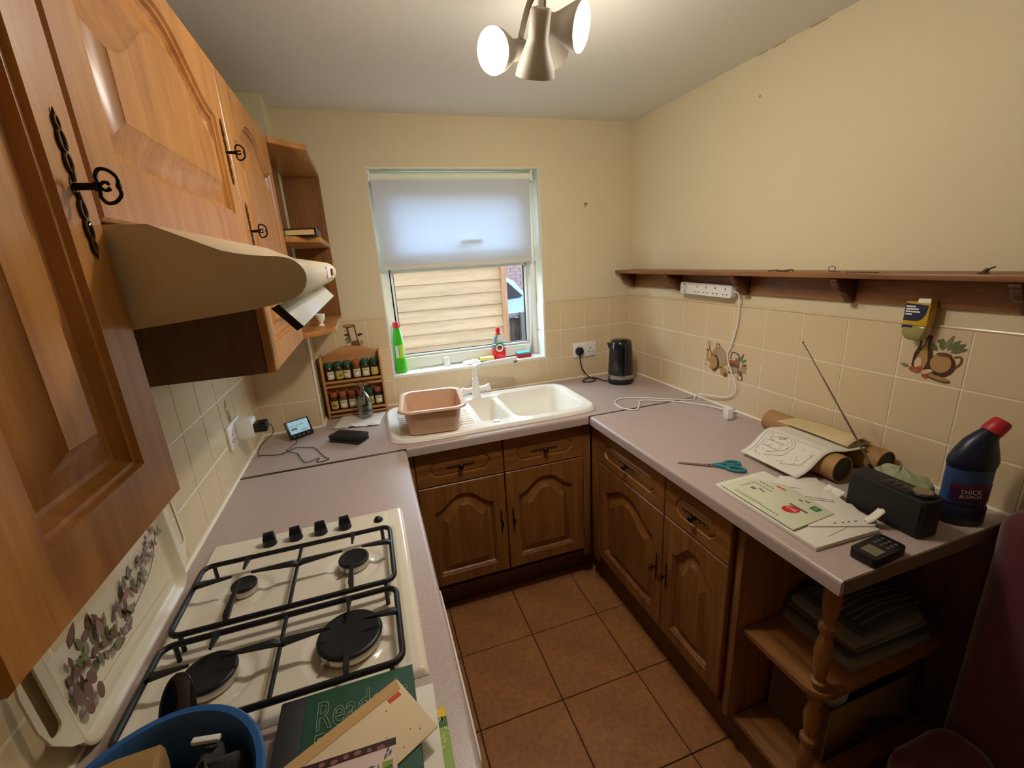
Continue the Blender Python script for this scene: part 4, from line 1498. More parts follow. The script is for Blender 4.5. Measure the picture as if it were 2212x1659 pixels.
# odds and ends on the shelf
zt = 1.5122
MT['twig'] = plain('dry_brown', '#5c4630', .8)
b = MB()
b.tube(spline([(1.905, -1.02, zt+.002), (1.91, -1.05, zt+.005), (1.90, -1.08, zt+.002), (1.915, -1.10, zt+.006), (1.905, -1.12, zt+.003)], 5), .0025, 6)
b.tube([(1.90, -1.06, zt+.002), (1.92, -1.09, zt+.003)], .003, 6)
single(b, 'string_scrap', 'twig', 'short tangle of brown string on the wall shelf above the utensil tile', 'string', loc=(1.905, -1.06, zt))
b = MB()
b.tube([(1.915+0*p[0], -1.243+p[0], zt+.0095+p[1]) for p in ell(0, 0, .011, .008, 16)], .0013, 6, closed=True)
b.tube([(1.915, -1.25, zt+.0015), (1.90, -1.28, zt+.0015)], .0014, 6)
single(b, 'wire_ring', 'twig', 'thin wire ring standing on the wall shelf', 'ring', loc=(1.915, -1.243, zt))
b = MB()
b.prism([(1.895, -1.30), (1.905, -1.30), (1.90, -1.39), (1.893, -1.39)], zt+.0003, zt+.0022, 'z')
single(b, 'wood_splinter', 'twig', 'flat brown sliver lying on the wall shelf beside the wire ring', 'stick', loc=(1.9, -1.345, zt))
b = MB()
b.prism([(1.885, -1.615), (1.905, -1.60), (1.912, -1.615), (1.892, -1.63)], zt+.0003, zt+.004, 'z')
b.tube(spline([(1.898, -1.615, zt+.004), (1.898, -1.622, zt+.010), (1.897, -1.634, zt+.016)], 5), [.0045]*6+[.002]*5, 8)
single(b, 'clothes_clip', 'twig', 'small dark clip near the right end of the wall shelf', 'clip', loc=(1.898, -1.615, zt))

# ================================================================== EXTENSION LEAD
ex = thing('extension_lead', 'white five-socket extension lead hung under the wall shelf', 'extension lead', (1.965, -.65, 1.43))
Fx = frame((1.9845, -.650, 1.428), (0, -1, 0), (0, 0, 1))
Fx = Fx @ Matrix.Rotation(radians(-1.2), 4, 'Z')
b = MB(Fx)
b.prism(rrect(-.157, .157, -.026, .026, .010), .0005, .030, 'z')
bx = b.build('body', 'white', ex, bevel=.004)
for k in range(4):
    h = MB(Fx)
    cx = -.045+k*.056
    for dx, dy, w, hh in ((0, .010, .0022, .0045), (-.011, -.013, .0036, .002), (.011, -.013, .0036, .002)):
        h.box(cx+dx-w, cx+dx+w, dy-hh, dy+hh, .0298, .0303)
    h.build('socket_holes', 'dull_black', bx)
h = MB(Fx)
h.cyl((-.126, .002, .0295), (-.126, .002, .0325), .017, seg=20)
h.build('reset_button', plain('grey_white', '#c9c9c9', .4), bx)
h = MB(Fx)
h.box(-.1275, -.1245, .011, .022, .030, .0335).box(-.1275, -.1245, -.022, -.011, .030, .0335).box(-.147, -.137, -.003, .007, .0298, .031)
h.build('mark', 'ink', bx)
b = MB()
z = ZW+.0038
b.tube(spline([(1.970, -.806, 1.424), (1.970, -.826, 1.420), (1.974, -.832, 1.395), (1.982, -.826, 1.30), (1.986, -.800, 1.20), (1.984, -.783, 1.155), (1.984, -.80, 1.10), (1.983, -.835, 1.045), (1.982, -.845, 1.00), (1.978, -.80, .965), (1.972, -.72, .950), (1.962, -.655, .942), (1.950, -.640, .925), (1.930, -.640, z), (1.85, -.590, z), (1.75, -.510, z), (1.655, -.470, z), (1.595, -.505, z), (1.580, -.590, z), (1.625, -.640, z), (1.675, -.590, z), (1.715, -.545, z+.001), (1.79, -.580, z), (1.87, -.650, z), (1.935, -.745, z), (1.945, -.800, z+.004), (1.930, -.855, z+.012), (1.915, -.880, .930)], 7), .0032, 8)
b.build('lead', 'white', ex)
Fp = frame((1.902, -.897, ZW+.0265), (.92, -.38, 0), (0, 0, 1))
b = MB(Fp)
b.prism(rrect(-.0255, .0255, -.0255, .0255, .008), -.012, .010, 'x', Matrix(((0, 0, 1, 0), (1, 0, 0, 0), (0, 1, 0, 0), (0, 0, 0, 1))) if False else ID)
b.v = b.v
pg_ = b.build('plug', 'white', ex, bevel=.003)
b = MB(Fp)
for (a, c, w) in ((-.010, -.008, .002), (.010, -.008, .002), (0, .010, .002)):
    b.box(.010, .030, a-w, a+w, c-.003, c+.003)
b.build('pins', 'steel', pg_)

# ================================================================== PACKET UNDER THE SHELF
pk = thing('hook_packet', 'navy and yellow clear-bottomed packet hanging below the wall shelf', 'packet', (1.955, -1.47, 1.33))
FP = frame((1.952, -1.4385, 1.3225), (0, -1, 0), (0, 0, 1))
MT['pk_yellow'] = plain('packet_yellow', '#c9a528', .4)
MT['pk_navy'] = plain('packet_navy', '#26304a', .4)
MT['pk_clear'] = plain('packet_clear', '#c8bd7a', .15, trans=.5, ior=1.3)
b = MB(FP)
b.prism([(0, .045), (.058, .045), (.059, .113), (.030, .114), (.029, .110), (.001, .110)], -.030, 0, 'z')
body = b.build('box', 'pk_yellow', pk, bevel=.002)
b = MB(FP)
b.flat([(.001, .058), (.035, .058), (.045, .064), (.052, .078), (.056, .102), (.001, .106)], 1)
b.flat([(.0005, .036), (.026, .036), (.026, .046), (.0005, .046)], 1)
b.build('printed_panel', 'pk_navy', body, recalc=False)
for k, (w, y) in enumerate(((.022, .095), (.030, .088), (.034, .081), (.016, .074))):
    b = MB(FP)
    b.flat([(.004, y), (.004+w, y), (.004+w, y+.004), (.004, y+.004)], 4)
    b.build('print_line', 'lab_white', body, recalc=False)
b = MB(FP)
b.loft([[(.001, .045, -.029), (.057, .045, -.029), (.057, .045, -.001), (.001, .045, -.001)], [(.003, .026, -.031), (.057, .026, -.031), (.055, .024, .004), (.003, .024, .004)], [(.010, .010, -.028), (.052, .010, -.028), (.048, .008, .002), (.012, .008, .002)], [(.020, .003, -.020), (.044, .003, -.020), (.042, .003, -.006), (.022, .003, -.006)]])
b.build('clear_pouch', 'pk_clear', body, bevel=.003)
b = MB(FP)
b.flat([(.028, .108), (.058, .108), (.058, .120), (.030, .1195)], 2)
b.build('hang_tab', 'lab_white', body, recalc=False)

# ================================================================== PRINTED PICTURE TILES (flat print on the glaze)
for nm, c in (('p_brown', '#6e4a2c'), ('p_tan', '#b08a58'), ('p_cream', '#d9c49c'), ('p_dark', '#4a3322'), ('p_green', '#6b7048'), ('p_red', '#a8583c'), ('p_grey', '#a8977c'), ('p_plum', '#77564c'), ('p_leaf', '#7f8263'), ('p_pink', '#9a6d62')):
    MT[nm] = plain('print_'+nm[2:], c, .3)
def picture(parent, F, layers, name='print'):
    ms = []
    b = MB(F)
    for k, (m, poly) in enumerate(layers):
        if m not in ms:
            ms.append(m)
        b.cur = ms.index(m)
        b.flat(poly, k*.5)
    return tag(b.build(name, ms, parent, recalc=False, smooth=0), kind='stuff')
def stroke(pts, w):
    P = [Vector(p) for p in spline([(a, c, 0) for a, c in pts], 5)]
    L, R = [], []
    for i, p in enumerate(P):
        t = (P[min(i+1, len(P)-1)]-P[max(i-1, 0)]).normalized()
        n = Vector((-t.y, t.x, 0))*w/2
        L.append(((p+n).x, (p+n).y))
        R.append(((p-n).x, (p-n).y))
    return L+R[::-1]
def leaf(x, y, a, l, w):
    pts = [(0, 0), (.3*l, w), (.7*l, w*.7), (l, 0), (.7*l, -w*.7), (.3*l, -w)]
    return [(x+p*cos(a)-q*sin(a), y+p*sin(a)+q*cos(a)) for p, q in pts]

# utensils and vegetables across two tiles: picture centre y=-.79
F = frame((XW-.0068, -.632, 1.049), (0, -1, 0), (0, 0, 1))
half = .156
L = [('p_brown', stroke([(.030, .125), (.040, .100), (.052, .070)], .006)), ('p_brown', ell(.030, .130, .006, .014, a=.3)), ('p_cream', ell(.030, .131, .003, .009, a=.3)),
     ('p_tan', [(.018, .05), (.030, .05), (.030, .095), (.034, .105), (.014, .105), (.018, .095)]), ('p_brown', ell(.024, .104, .011, .004)),
     ('p_tan', ell(.095, .078, .045, .050)), ('p_grey', ell(.105, .088, .030, .036)), ('p_brown', stroke([(.075, .122), (.080, .140), (.092, .138), (.096, .125)], .004)),
     ('p_brown', [(.046, .094), (.086, .088), (.090, .074), (.076, .066), (.050, .078)]), ('p_tan', [(.044, .10), (.080, .098), (.082, .088), (.046, .088)]),
     ('p_dark', ell(.066, .050, .034, .034)), ('p_tan', ell(.060, .052, .027, .032)), ('p_cream', ell(.032, .038, .012, .013)), ('p_grey', ell(.018, .034, .008, .006)),
     ('p_brown', stroke([(.055, .020), (.075, .012), (.095, .034), (.118, .040)], .004)), ('p_tan', ell(.128, .020, .020, .020)), ('p_brown', ell(.140, .004+.006, .012, .010)),
     ('p_tan', ell(.140, .066, .012, .012))]
picture(right_tiles[4, 1], F, L)
F2 = frame((XW-.0068, -.790, 1.049), (0, -1, 0), (0, 0, 1))
L = [('p_brown', ell(.025, .048, .052-.02, .022)), ('p_grey', ell(.022, .042, .030, .016)), ('p_red', ell(.010, .070, .016, .013)), ('p_red', ell(.034, .074, .016, .013)), ('p_brown', ell(.024, .062, .020, .009)),
     ('p_dark', stroke([(.004, .085), (.008, .112), (.030, .118), (.048, .100), (.050, .05), (.048, .028)], .005)),
     ('p_green', leaf(.055, .085, 1.9, .038, .006)), ('p_green', leaf(.058, .085, 1.2, .042, .006)), ('p_green', leaf(.062, .080, .6, .036, .006)), ('p_green', leaf(.052, .082, 2.6, .030, .006)), ('p_brown', leaf(.066, .070, .2, .030, .005)),
     ('p_tan', ell(.072, .056, .024, .010, a=.3)), ('p_grey', ell(.074, .045, .020, .008, a=-.2)), ('p_brown', [(.056, .044), (.068, .044), (.072, .026), (.078, .010), (.068, -.001+.003), (.052, .003), (.048, .012), (.055, .028)]), ('p_cream', ell(.062, .014, .009, .010)), ('p_dark', ell(.012, .026, .018, .004))]
picture(right_tiles[5, 1], F2, L)
# jugs and herbs
F = frame((XW-.0068, -1.422, 1.208), (0, -1, 0), (0, 0, 1))
L = [('p_dark', stroke([(.045, .132), (.048, .100), (.040, .075), (.038, .040)], .006)), ('p_dark', stroke([(.072, .118), (.055, .095), (.045, .085)], .005)),
     ('p_dark', [(.038, .032), (.078, .032), (.088, .052), (.080, .085), (.072, .110), (.074, .130), (.060, .130), (.058, .105), (.042, .075), (.036, .050)]), ('p_tan', [(.042, .036), (.066, .034), (.072, .060), (.066, .095), (.064, .120), (.060, .105), (.048, .075), (.041, .052)]), ('p_cream', ell(.050, .050, .008, .016)),
     ('p_dark', ell(.106, .054, .030, .033)), ('p_tan', ell(.102, .058, .024, .026)), ('p_brown', ell(.106, .083, .018, .006)), ('p_brown', stroke([(.128, .080), (.143, .082), (.144, .066), (.132, .048)], .005)),
     ('p_green', leaf(.090, .092, 2.5, .030, .007)), ('p_green', leaf(.100, .094, 1.7, .034, .008)), ('p_green', leaf(.110, .096, .9, .040, .007)), ('p_green', leaf(.118, .092, .4, .038, .007)), ('p_leaf', leaf(.104, .100, 1.2, .042, .006)), ('p_green', leaf(.126, .104, .6, .026, .006)), ('p_green', ell(.092, .118, .007, .006)),
     ('p_red', ell(.042, .030, .010, .008)), ('p_red', ell(.058, .032, .010, .009)), ('p_pink', ell(.050, .026, .007, .006)), ('p_red', ell(.074, .018, .009, .008)), ('p_cream', ell(.076, .030, .014, .006, a=.4)), ('p_leaf', leaf(.030, .036, 2.9, .022, .005)),
     ('p_brown', ell(.104, .016, .028, .008, a=-.15)), ('p_tan', ell(.104, .018, .024, .005, a=-.15))]
picture(right_tiles[9, 2], F, L)
# weighing stand with leaves on the window wall
F = frame((.358+.0, -.0068, 1.208), (1, 0, 0), (0, 0, 1))
L = [('p_brown', ell(.070, .134, .030, .009)), ('p_tan', ell(.070, .136, .025, .005)), ('p_brown', stroke([(.060, .128), (.062, .09), (.066, .060)], .011)), ('p_brown', stroke([(.094, .130), (.097, .09), (.101, .05)], .006)),
     ('p_dark', [(.060, .022), (.110, .022), (.113, .030), (.104, .038), (.104, .056), (.068, .056), (.068, .038), (.058, .030)]), ('p_plum', [(.072, .040), (.099, .040), (.098, .060), (.074, .060)]),
     ('p_dark', leaf(.064, .088, 2.9, .026, .006)), ('p_green', leaf(.066, .078, 3.6, .030, .007)), ('p_dark', leaf(.100, .085, .2, .030, .007)), ('p_green', leaf(.070, .062, 3.5, .028, .007)), ('p_leaf', leaf(.066, .110, 2.9, .022, .005)), ('p_tan', ell(.114, .048, .010, .012)), ('p_cream', ell(.084, .084, .006, .012))]
picture(back_l[1, 2], F, L)
# faded figure on the left tiles above the charger
tk = 1
F = frame((.0068, -.18-.152*3+.0015, 1.048), (0, 1, 0), (0, 0, 1))
L = [('p_grey', ell(.075, .110, .020, .035)), ('p_cream', ell(.077, .108, .014, .028)), ('p_brown', [(.055, .012), (.098, .012), (.094, .050), (.060, .055)]), ('p_grey', ell(.078, .080, .016, .030)), ('p_plum', ell(.080, .070, .008, .016)), ('p_tan', ell(.070, .125, .010, .010))]
picture(left_tiles[2, 1], F, L)

# ================================================================== TRAY LEANING ON THE LEFT WALL
tray = thing('serving_tray', 'white serving tray with printed leaves leaning against the left wall beside the hob', 'tray', (.02, -1.385, ZW))
MT['tray'] = plain('tray_cream', '#d8ccb2', .3)
FT = frame((.0185, -1.62, ZW+.0008), (0, 1, 0), (-.045, 0, 1))   # u along the wall, v up, n into the room
TW, TH = .475, .300
def tr_ring(i, n, r):
    return [(p[0], p[1], n) for p in rrect(i+.030, TW-i-.030, i, TH-i, max(.008, r-i), 5)]
b = MB(FT)
b.loft([tr_ring(.016, -.0075, .04), tr_ring(.004, -.002, .04), tr_ring(0, .012, .04), tr_ring(.003, .0135, .04), tr_ring(.007, .012, .04), tr_ring(.016, -.001, .04), tr_ring(.022, -.0045, .04)])
b.build('dish', 'tray', tray, smooth=50)
# handles: two flared ends with slots
for s in (0, 1):
    X = lambda u: TW-u if s else u
    out = [(.034, .030), (.012, .050), (-.012, .085), (-.020, .120), (-.020, .180), (-.012, .215), (.012, .250), (.034, .270)]
    hole = rrect(-.009, .015, .088, .212, .0115, 5)
    b = MB(FT)
    oo = [(X(u), v) for u, v in out]
    hh = [(X(u), v) for u, v in hole]
    for z in (.009, .0125):
        tri = tessellate_polygon([[Vector((p[0], p[1], 0)) for p in oo], [Vector((p[0], p[1], 0)) for p in hh]])
        b.add([(p[0], p[1], z) for p in oo+hh], [tuple(t) for t in tri])
    for lp in (oo, hh):
        b.loft([[(p[0], p[1], .009) for p in lp], [(p[0], p[1], .0125) for p in lp]], cap=False)
    b.build('handle', 'tray', tray, smooth=30)
L = []
r2 = random.Random(3)
L.append(('p_grey', stroke([(.06, .045), (.20, .050), (.41, .040)], .0012)))
L.append(('p_brown', stroke([(.10, .085), (.18, .075), (.27, .085), (.36, .110), (.42, .160)], .0025)))
L.append(('p_brown', stroke([(.12, .11), (.16, .08), (.24, .06)], .0022)))
for (x, y, a, l, w, m) in ((.155, .105, 1.7, .050, .011, 'p_leaf'), (.165, .105, .9, .045, .010, 'p_leaf'), (.145, .090, 3.5, .052, .011, 'p_leaf'), (.10, .15, .8, .040, .009, 'p_brown')):
    L.append((m, leaf(x, y, a, l, w)))
for k in range(90):
    t = r2.random()
    x = .07+.36*t
    y = .075+.055*t*t*1.6+r2.uniform(-.02, .045)*(1.3-t*.8)+(.03 if t < .3 else 0)*r2.random()
    m = r2.choice(['p_plum', 'p_brown', 'p_leaf', 'p_pink', 'p_plum', 'p_brown', 'p_green'])
    l = r2.uniform(.014, .032)*(1.15-.45*t)
    L.append((m, leaf(x, y, r2.uniform(.3, 2.6)+(3.6 if y < .07 else 0), l, l*.26)))
for (x, y) in ((.075, .055), (.085, .078), (.065, .085), (.105, .055), (.10, .088)):
    L.append(('p_plum', ell(x, y, .009, .015, a=r2.uniform(-.4, .4))))
picture(tray, FT @ Matrix.Translation((0, 0, -.0043)), L, name='leaf_print')

# ================================================================== BASKET, BOOK, LETTERS ON THE LEFT WORKTOP
MT['blue'] = plain('blue_plastic', '#2c5f9c', .35)
bs = thing('plastic_basket', 'round blue plastic basket of odds and ends in the front left corner', 'basket', (.215, -1.832, ZW+.0005))
b = MB()
R = .122
b.lathe([(0, 0), (.098, 0), (.102, .004), (R-.006, .128), (R+.002, .132), (R+.004, .138), (R+.001, .142), (R-.006, .141), (R-.010, .132), (.097, .006), (0, .004)], 48, sx=.98, sy=1.12)
b.build('tub', 'blue', bs, world=False, smooth=50)
bg = thing('paper_bag', 'folded brown paper bag standing inside the blue basket', 'bag', (.166, -1.778, ZW+.006), rz=radians(8))
b = MB()
def bagp(z, w, d, k=0):
    return [(-w, -d+k, z), (0, -d-.004+k, z), (w, -d+k, z), (w+.002, k, z), (w, d+k, z), (0, d+.005+k, z), (-w, d+k, z), (-w-.002, k, z)]
b.loft([bagp(0, .036, .034), bagp(.05, .040, .040), bagp(.10, .044, .042), bagp(.122, .045, .040), bagp(.134, .044, .026, .010), bagp(.138, .043, .008, .024)])
b.build('bag', plain('brown_paper', '#a9834f', .8, bump=.4, bscale=60), bg, world=False, smooth=40)
gv = thing('glove', 'crumpled dark grey glove heaped inside the blue basket', 'glove', (.266, -1.780, ZW+.006))
b = MB()
def heap(u, v):
    a, c = 2*pi*u, v
    r = .046*(1-c**2.6)
    n = noise.noise(Vector((cos(a)*1.6, sin(a)*1.6, c*3)))
    h = .128*(c**.5)+.018*n
    return (r*cos(a)*(1+.25*n), r*sin(a)*1.25*(1+.25*n), max(.002, h))
b.grid(heap, 40, 18)
b.build('glove', plain('dark_grey_knit', '#3c3a38', .9, bump=.5, bscale=300), gv, world=False, smooth=70)
wp = thing('white_peg', 'small white plastic peg lying on the grey glove', 'peg', (.254, -1.742, ZW+.128), rz=-.2)
b = MB()
b.box(-.017, .017, -.004, .004, 0, .006)
b.build('peg', 'white', wp, world=False, bevel=.0015)
sp = thing('serving_spoon', 'glossy dark plastic serving spoon sticking up out of the blue basket', 'spoon', (.215, -1.715, ZW+.01))
b = MB()
Msp = frame((.190, -1.660, ZW+.112), (.96, -.25, .1), (-.05, .60, .80))
def spn(u, v):
    a = 2*u-1
    y = -.040+.085*v
    w = .026*math.sqrt(max(.02, 1-((v-.45)/.56)**2))
    return (a*w, y, -.010*(1-a*a)*sin(pi*min(1, v*1.02)))
b.grid(spn, 14, 16, Msp)
bo = b.build('spoon_bowl', plain('smoked_plastic', '#1a1614', .12, coat=.6), sp, solid=.0022, recalc=False)
b = MB()
b.tube([Msp @ Vector((0, -.036, -.002)), Vector((.205, -1.742, ZW+.03))], .0042, 8)
b.build('spoon_handle', bo.data.materials[0], sp)

# stack of papers, bottom to top
def sheet(name, label, cat, corners, z, t, m, wob=0):
    c = Vector((sum(p[0] for p in corners)/len(corners), sum(p[1] for p in corners)/len(corners), z))
    th = thing(name, label, cat, c)
    b = MB()
    b.prism(corners, z, z+t, 'z')
    o = b.build('sheet', m, th, bevel=min(.0006, t*.3))
    return th, o
z = ZW+.0006
MT['lf_green'] = plain('leaflet_green', '#7f9a2e', .45)
MT['lf_yellow'] = plain('leaflet_yellow', '#d6b51f', .45)
MT['lf_dkgreen'] = plain('leaflet_dark_green', '#2f5a24', .45)
lf, o = sheet('leaflet', 'glossy green and yellow leaflet edging out under the white pad', 'leaflet', [(.36, -1.99), (.551, -2.0), (.556, -1.706), (.365, -1.700)], z, .003, 'lf_green')
b = MB()
b.prism([(.505, -1.7055), (.5555, -1.7065), (.5553, -1.722), (.505, -1.721)], z+.003, z+.0032, 'z')
b.build('yellow_band', 'lf_yellow', o)
b = MB()
b.prism([(.505, -1.7212), (.5552, -1.7222), (.5546, -1.738), (.505, -1.737)], z+.003, z+.0032, 'z')
gbnd = b.build('photo_band', 'lf_dkgreen', o)
r3 = random.Random(5)
b = MB()
for k in range(16):
    x, y = r3.uniform(.515, .550), r3.uniform(-1.775, -1.725)
    b.prism(leaf(x, y, r3.uniform(0, 6), .012, .002), z+.0032, z+.0034, 'z')
b.build('photo_stalks', plain('leaf_light', '#a9b86a', .5), o)
ys, o = sheet('flyer', 'pale yellow-green flyer poking out left of the green book', 'flyer', [(.270, -1.96), (.36, -1.96), (.355, -1.690), (.318, -1.672), (.270, -1.75)], z, .002, plain('pale_lime', '#c9cd86', .6))
pd, o = sheet('note_pad', 'cream paper pad under the green book', 'pad', [(.362, -1.95), (.536, -1.962), (.543, -1.674), (.368, -1.668)], z+.0034, .019, 'paper')
zb_ = z+.0228
gbk = thing('book', 'green hardback book with white outlined title and black spine on the pad', 'book', (.41, -1.75, zb_))
B0, BW, BH, BT = (.310, -1.645), .201, .275, .024
FB = frame((B0[0], B0[1]-BH, zb_), (1, -.012, 0), (.012, 1, 0))
MT['bk_green'] = plain('green_cloth', '#1f4a33', .6, bump=.2, bscale=900)
MT['bk_black'] = plain('black_cloth', '#26262a', .6)
b = MB(FB)
b.box(.006, BW-.004, .003, BH-.004, .0028, BT-.0028)
b.build('pages', plain('page_block', '#cfc2a2', .8), gbk, smooth=0)
b = MB(FB)
b.box(.036, BW, 0, BH, BT-.0027, BT).box(.036, BW, 0, BH, 0, .0027)
cv = b.build('cover', 'bk_green', gbk, bevel=.0006)
b = MB(FB)
b.box(0, .0358, 0, BH, BT-.0027, BT+.0002).box(0, .0358, 0, BH, 0, .0027).box(-.0015, .003, 0, BH, .0005, BT-.0005)
b.build('spine', 'bk_black', gbk, bevel=.001)
MT['foil'] = plain('silver_lettering', '#cfd0c2', .4)
lettering("Reader's", FB @ Matrix.Translation((.052, BH-.066, BT+.0005)), .067, 'foil', cv, outline=.00045, sx=.60)
lettering("Digest", FB @ Matrix.Translation((.052, BH-.118, BT+.0005)), .067, 'foil', cv, outline=.00045, sx=.60)
ze = zb_+BT+.0006
MT['manila'] = plain('manila', '#d9c29c', .75)
MT['buff'] = plain('buff_flap', '#c39c66', .75)
A = Vector((.488, -1.670, 0))
du = Vector((-.889, -.458, 0)).normalized()
dv = Vector((.458, -.889, 0)).normalized()
def ev(a, c):
    p = A+du*a+dv*c
    return (p.x, p.y)
en, o = sheet('envelope', 'buff envelope with brown flap and red stamp mark lying across the green book', 'envelope', [ev(0, 0), ev(.228, 0), ev(.228, .112), ev(0, .112)], ze, .0022, 'manila')
b = MB()
b.prism([ev(.002, -.001), ev(.229, -.001), ev(.205, .017), ev(.005, .018)], ze+.0023, ze+.0030, 'z')
b.build('flap', 'buff', o)
b = MB()
b.prism([ev(.010, .020), ev(.030, .020), ev(.030, .029), ev(.010, .029)], ze+.0023, ze+.0026, 'z')
b.build('stamp_mark', plain('orange_red_ink', '#c4482c', .6), o)
b = MB()
for x, y in ((.04, .035), (.02, .095), (.05, .1), (.03, .085), (.06, .07)):
    b.prism([ev(x+p[0], y+p[1]) for p in ell(0, 0, .0016, .0009, 6)], ze+.0023, ze+.0025, 'z')
b.build('specks', 'ink', o)
zm = ze+.0034
ml, o = sheet('brochure', 'pale pink brochure with a dark photo strip on top of the letters', 'brochure', [(.300, -2.02), (.474, -2.03), (.480, -1.766), (.322, -1.760)], zm, .0028, plain('pale_pink_paper', '#cbb3a8', .55))
b = MB()
b.prism([(.322, -1.7602), (.4798, -1.7662), (.4796, -1.7765), (.3215, -1.7722)], zm+.0029, zm+.0031, 'z')
st = b.build('photo_strip', plain('photo_dark', '#3a2220', .4), o)
r4 = random.Random(11)
b = MB()
for k in range(9):
    x = .335+k*.0155
    b.prism(ell(x, -1.7665-.004*(k/9)-r4.uniform(0, .003), r4.uniform(.003, .006), .003, 10), zm+.0031, zm+.0033, 'z')
b.build('photo_faces', [plain('photo_mid', '#8d5a4c', .5)], st)
Mtx = frame((.450, -1.818, zm+.0031), (0, 1, 0), (-1, 0, 0))
lettering('394', Mtx, .017, plain('brochure_ink', '#4a3a3c', .6), o)
lettering('6', frame((.472, -1.806, zm+.0034), (0, 1, 0), (-1, 0, 0)), .012, 'dull_black', o)
b = MB()
b.prism([(.460, -1.808), (.474, -1.808), (.474, -1.794), (.460, -1.794)], zm+.0029, zm+.0031, 'z')
b.build('green_square', 'lf_green', o)
b = MB()
for k in range(5):
    b.prism([(.43+.006*k, -1.83), (.4318+.006*k, -1.83), (.4318+.006*k, -1.795-.004*(k % 2)), (.43+.006*k, -1.795-.004*(k % 2))], zm+.0029, zm+.0031, 'z')
for p in ((.470, -1.776), (.473, -1.781), (.467, -1.784)):
    b.prism(leaf(p[0], p[1], 4.2, .009, .002), zm+.0029, zm+.0031, 'z')
b.build('small_print', 'ink', o)

# ================================================================== RIGHT WORKTOP
Z = ZW+.0006
sz = thing('scissors', 'turquoise-handled scissors lying on the right worktop', 'scissors', (1.524, -1.204, Z))
FS = frame((1.530, -1.207, Z), (-.78, .56, 0), (-.56, -.78, 0)) if False else frame((1.530, -1.207, Z), (-.81, .59, 0), (-.59, -.81, 0))
b = MB(FS)
b.prism([(-.02, -.007), (0, -.009), (.098, -.001), (.1, .0015), (0, .004), (-.02, .006)], .0005, .0028, 'z')
b.prism([(-.02, .007), (0, .008), (.098, .0035), (.0985, .001), (0, -.004), (-.02, -.006)], .0032, .0055, 'z')
bl_ = b.build('blades', 'steel', sz, bevel=.0004)
b = MB(FS)
b.cyl((0, 0, .0003), (0, 0, .0068), .0035, seg=12)
b.build('pivot', 'brass', bl_)
MT['teal'] = plain('turquoise_plastic', '#2f7f8c', .4)
for s, (lx, ly, rx, ry) in ((1, (-.076, .020, .027, .0145)), (-1, (-.070, -.020, .024, .0135))):
    b = MB(FS)
    b.tube([(lx+p[0], ly+p[1], .0068) for p in ell(0, 0, rx, ry, 20, a=.20*-s)], .0048, 8, closed=True)
    b.tube(spline([(-.010, -s*.001, .005), (-.028, s*.006, .006), (-.048, s*.014, .0066), (lx+rx*.7, ly+s*.006, .0068)], 5), [.0055]*16, 8)
    b.build('handle', 'teal', sz)

# letters and leaflets
MT['white_letter'] = plain('white_letter', '#e0dacd', .7)
st, o = sheet('letter', 'stack of folded white letters at the bottom of the paper pile', 'letter', [(1.448, -1.322), (1.640, -1.318), (1.642, -1.655), (1.442, -1.648)], Z, .010, 'white_letter')
b = MB()
b.prism(stroke([(1.505, -1.628), (1.565, -1.622), (1.602, -1.612)], .0012), Z+.0101, Z+.0103, 'z')
b.build('fold_line', 'ink', o)
tn, o = sheet('torn_envelope', 'torn-open white envelope on top of the folded letters', 'envelope', [(1.500, -1.585), (1.505, -1.44), (1.651, -1.365), (1.735, -1.418), (1.722, -1.436), (1.727, -1.448), (1.706, -1.480), (1.698, -1.476), (1.690, -1.520), (1.680, -1.545), (1.686, -1.556), (1.668, -1.59), (1.662, -1.635), (1.640, -1.644)], Z+.0106, .003, 'white_letter')
b = MB()
for x0, x1, yy in ((1.585, 1.640, -1.40), (1.61, 1.66, -1.48), (1.60, 1.655, -1.487)):
    b.prism([(x0, yy), (x0+.002, yy+.0025), (x1, yy-.045), (x1-.001, yy-.0475)], Z+.0137, Z+.0139, 'z')
for x in (1.565, 1.585, 1.600, 1.618):
    b.prism(ell(x, -1.600-(x-1.565)*.25, .005, .0022, 8), Z+.0137, Z+.0139, 'z')
b.build('small_print', 'ink', o)
b = MB()
def curl(u, v):
    x = 1.632+.030*u+.012*v
    y = -1.632-.016*u+.024*v
    return (x, y, Z+.0140+.034*(u**1.5)+.004*sin(v*5))
b.grid(curl, 8, 6)
b.build('torn_flap', 'white_letter', tn, solid=.0007)
b = MB()
def curl2(u, v):
    return (1.690+.022*u, -1.470-.05*v, Z+.0142+.010*u*u+.004*noise.noise(Vector((u*4, v*6, 1))))
b.grid(curl2, 6, 10)
b.build('torn_edge', 'white_letter', tn, solid=.0006)
# green advert
MT['mint'] = plain('mint_paper', '#cfd2b4', .6)
zg = Z+.0142
gr, o = sheet('advert_leaflet', 'pale green advert leaflet with red price circle on the letters', 'leaflet', [(1.452, -1.336), (1.560, -1.342), (1.618, -1.420), (1.600, -1.572), (1.447, -1.583)], zg, .0016, 'mint')
zt_ = zg+.0017
b = MB()
def at_(x, y, w, h, l=0):
    b.prism([(x, y), (x+w, y), (x+w, y-h), (x, y-h)], zt_+l*.0002, zt_+.0002+l*.0002, 'z')
for k in range(15):
    at_(1.4655, -1.378-.0098*k, .0032, .0072)
    at_(1.4725, -1.378-.0098*k, .0024, .0060 if k < 9 else .001)
at_(1.498, -1.366, .052, .0022)
at_(1.549, -1.366, .0022, .064)
at_(1.515, -1.385, .012, .014)
for k in range(4):
    at_(1.530-.002*k, -1.400-.006*k, .010, .003)
for k in range(5):
    at_(1.566, -1.372-.010*k, .004, .007)
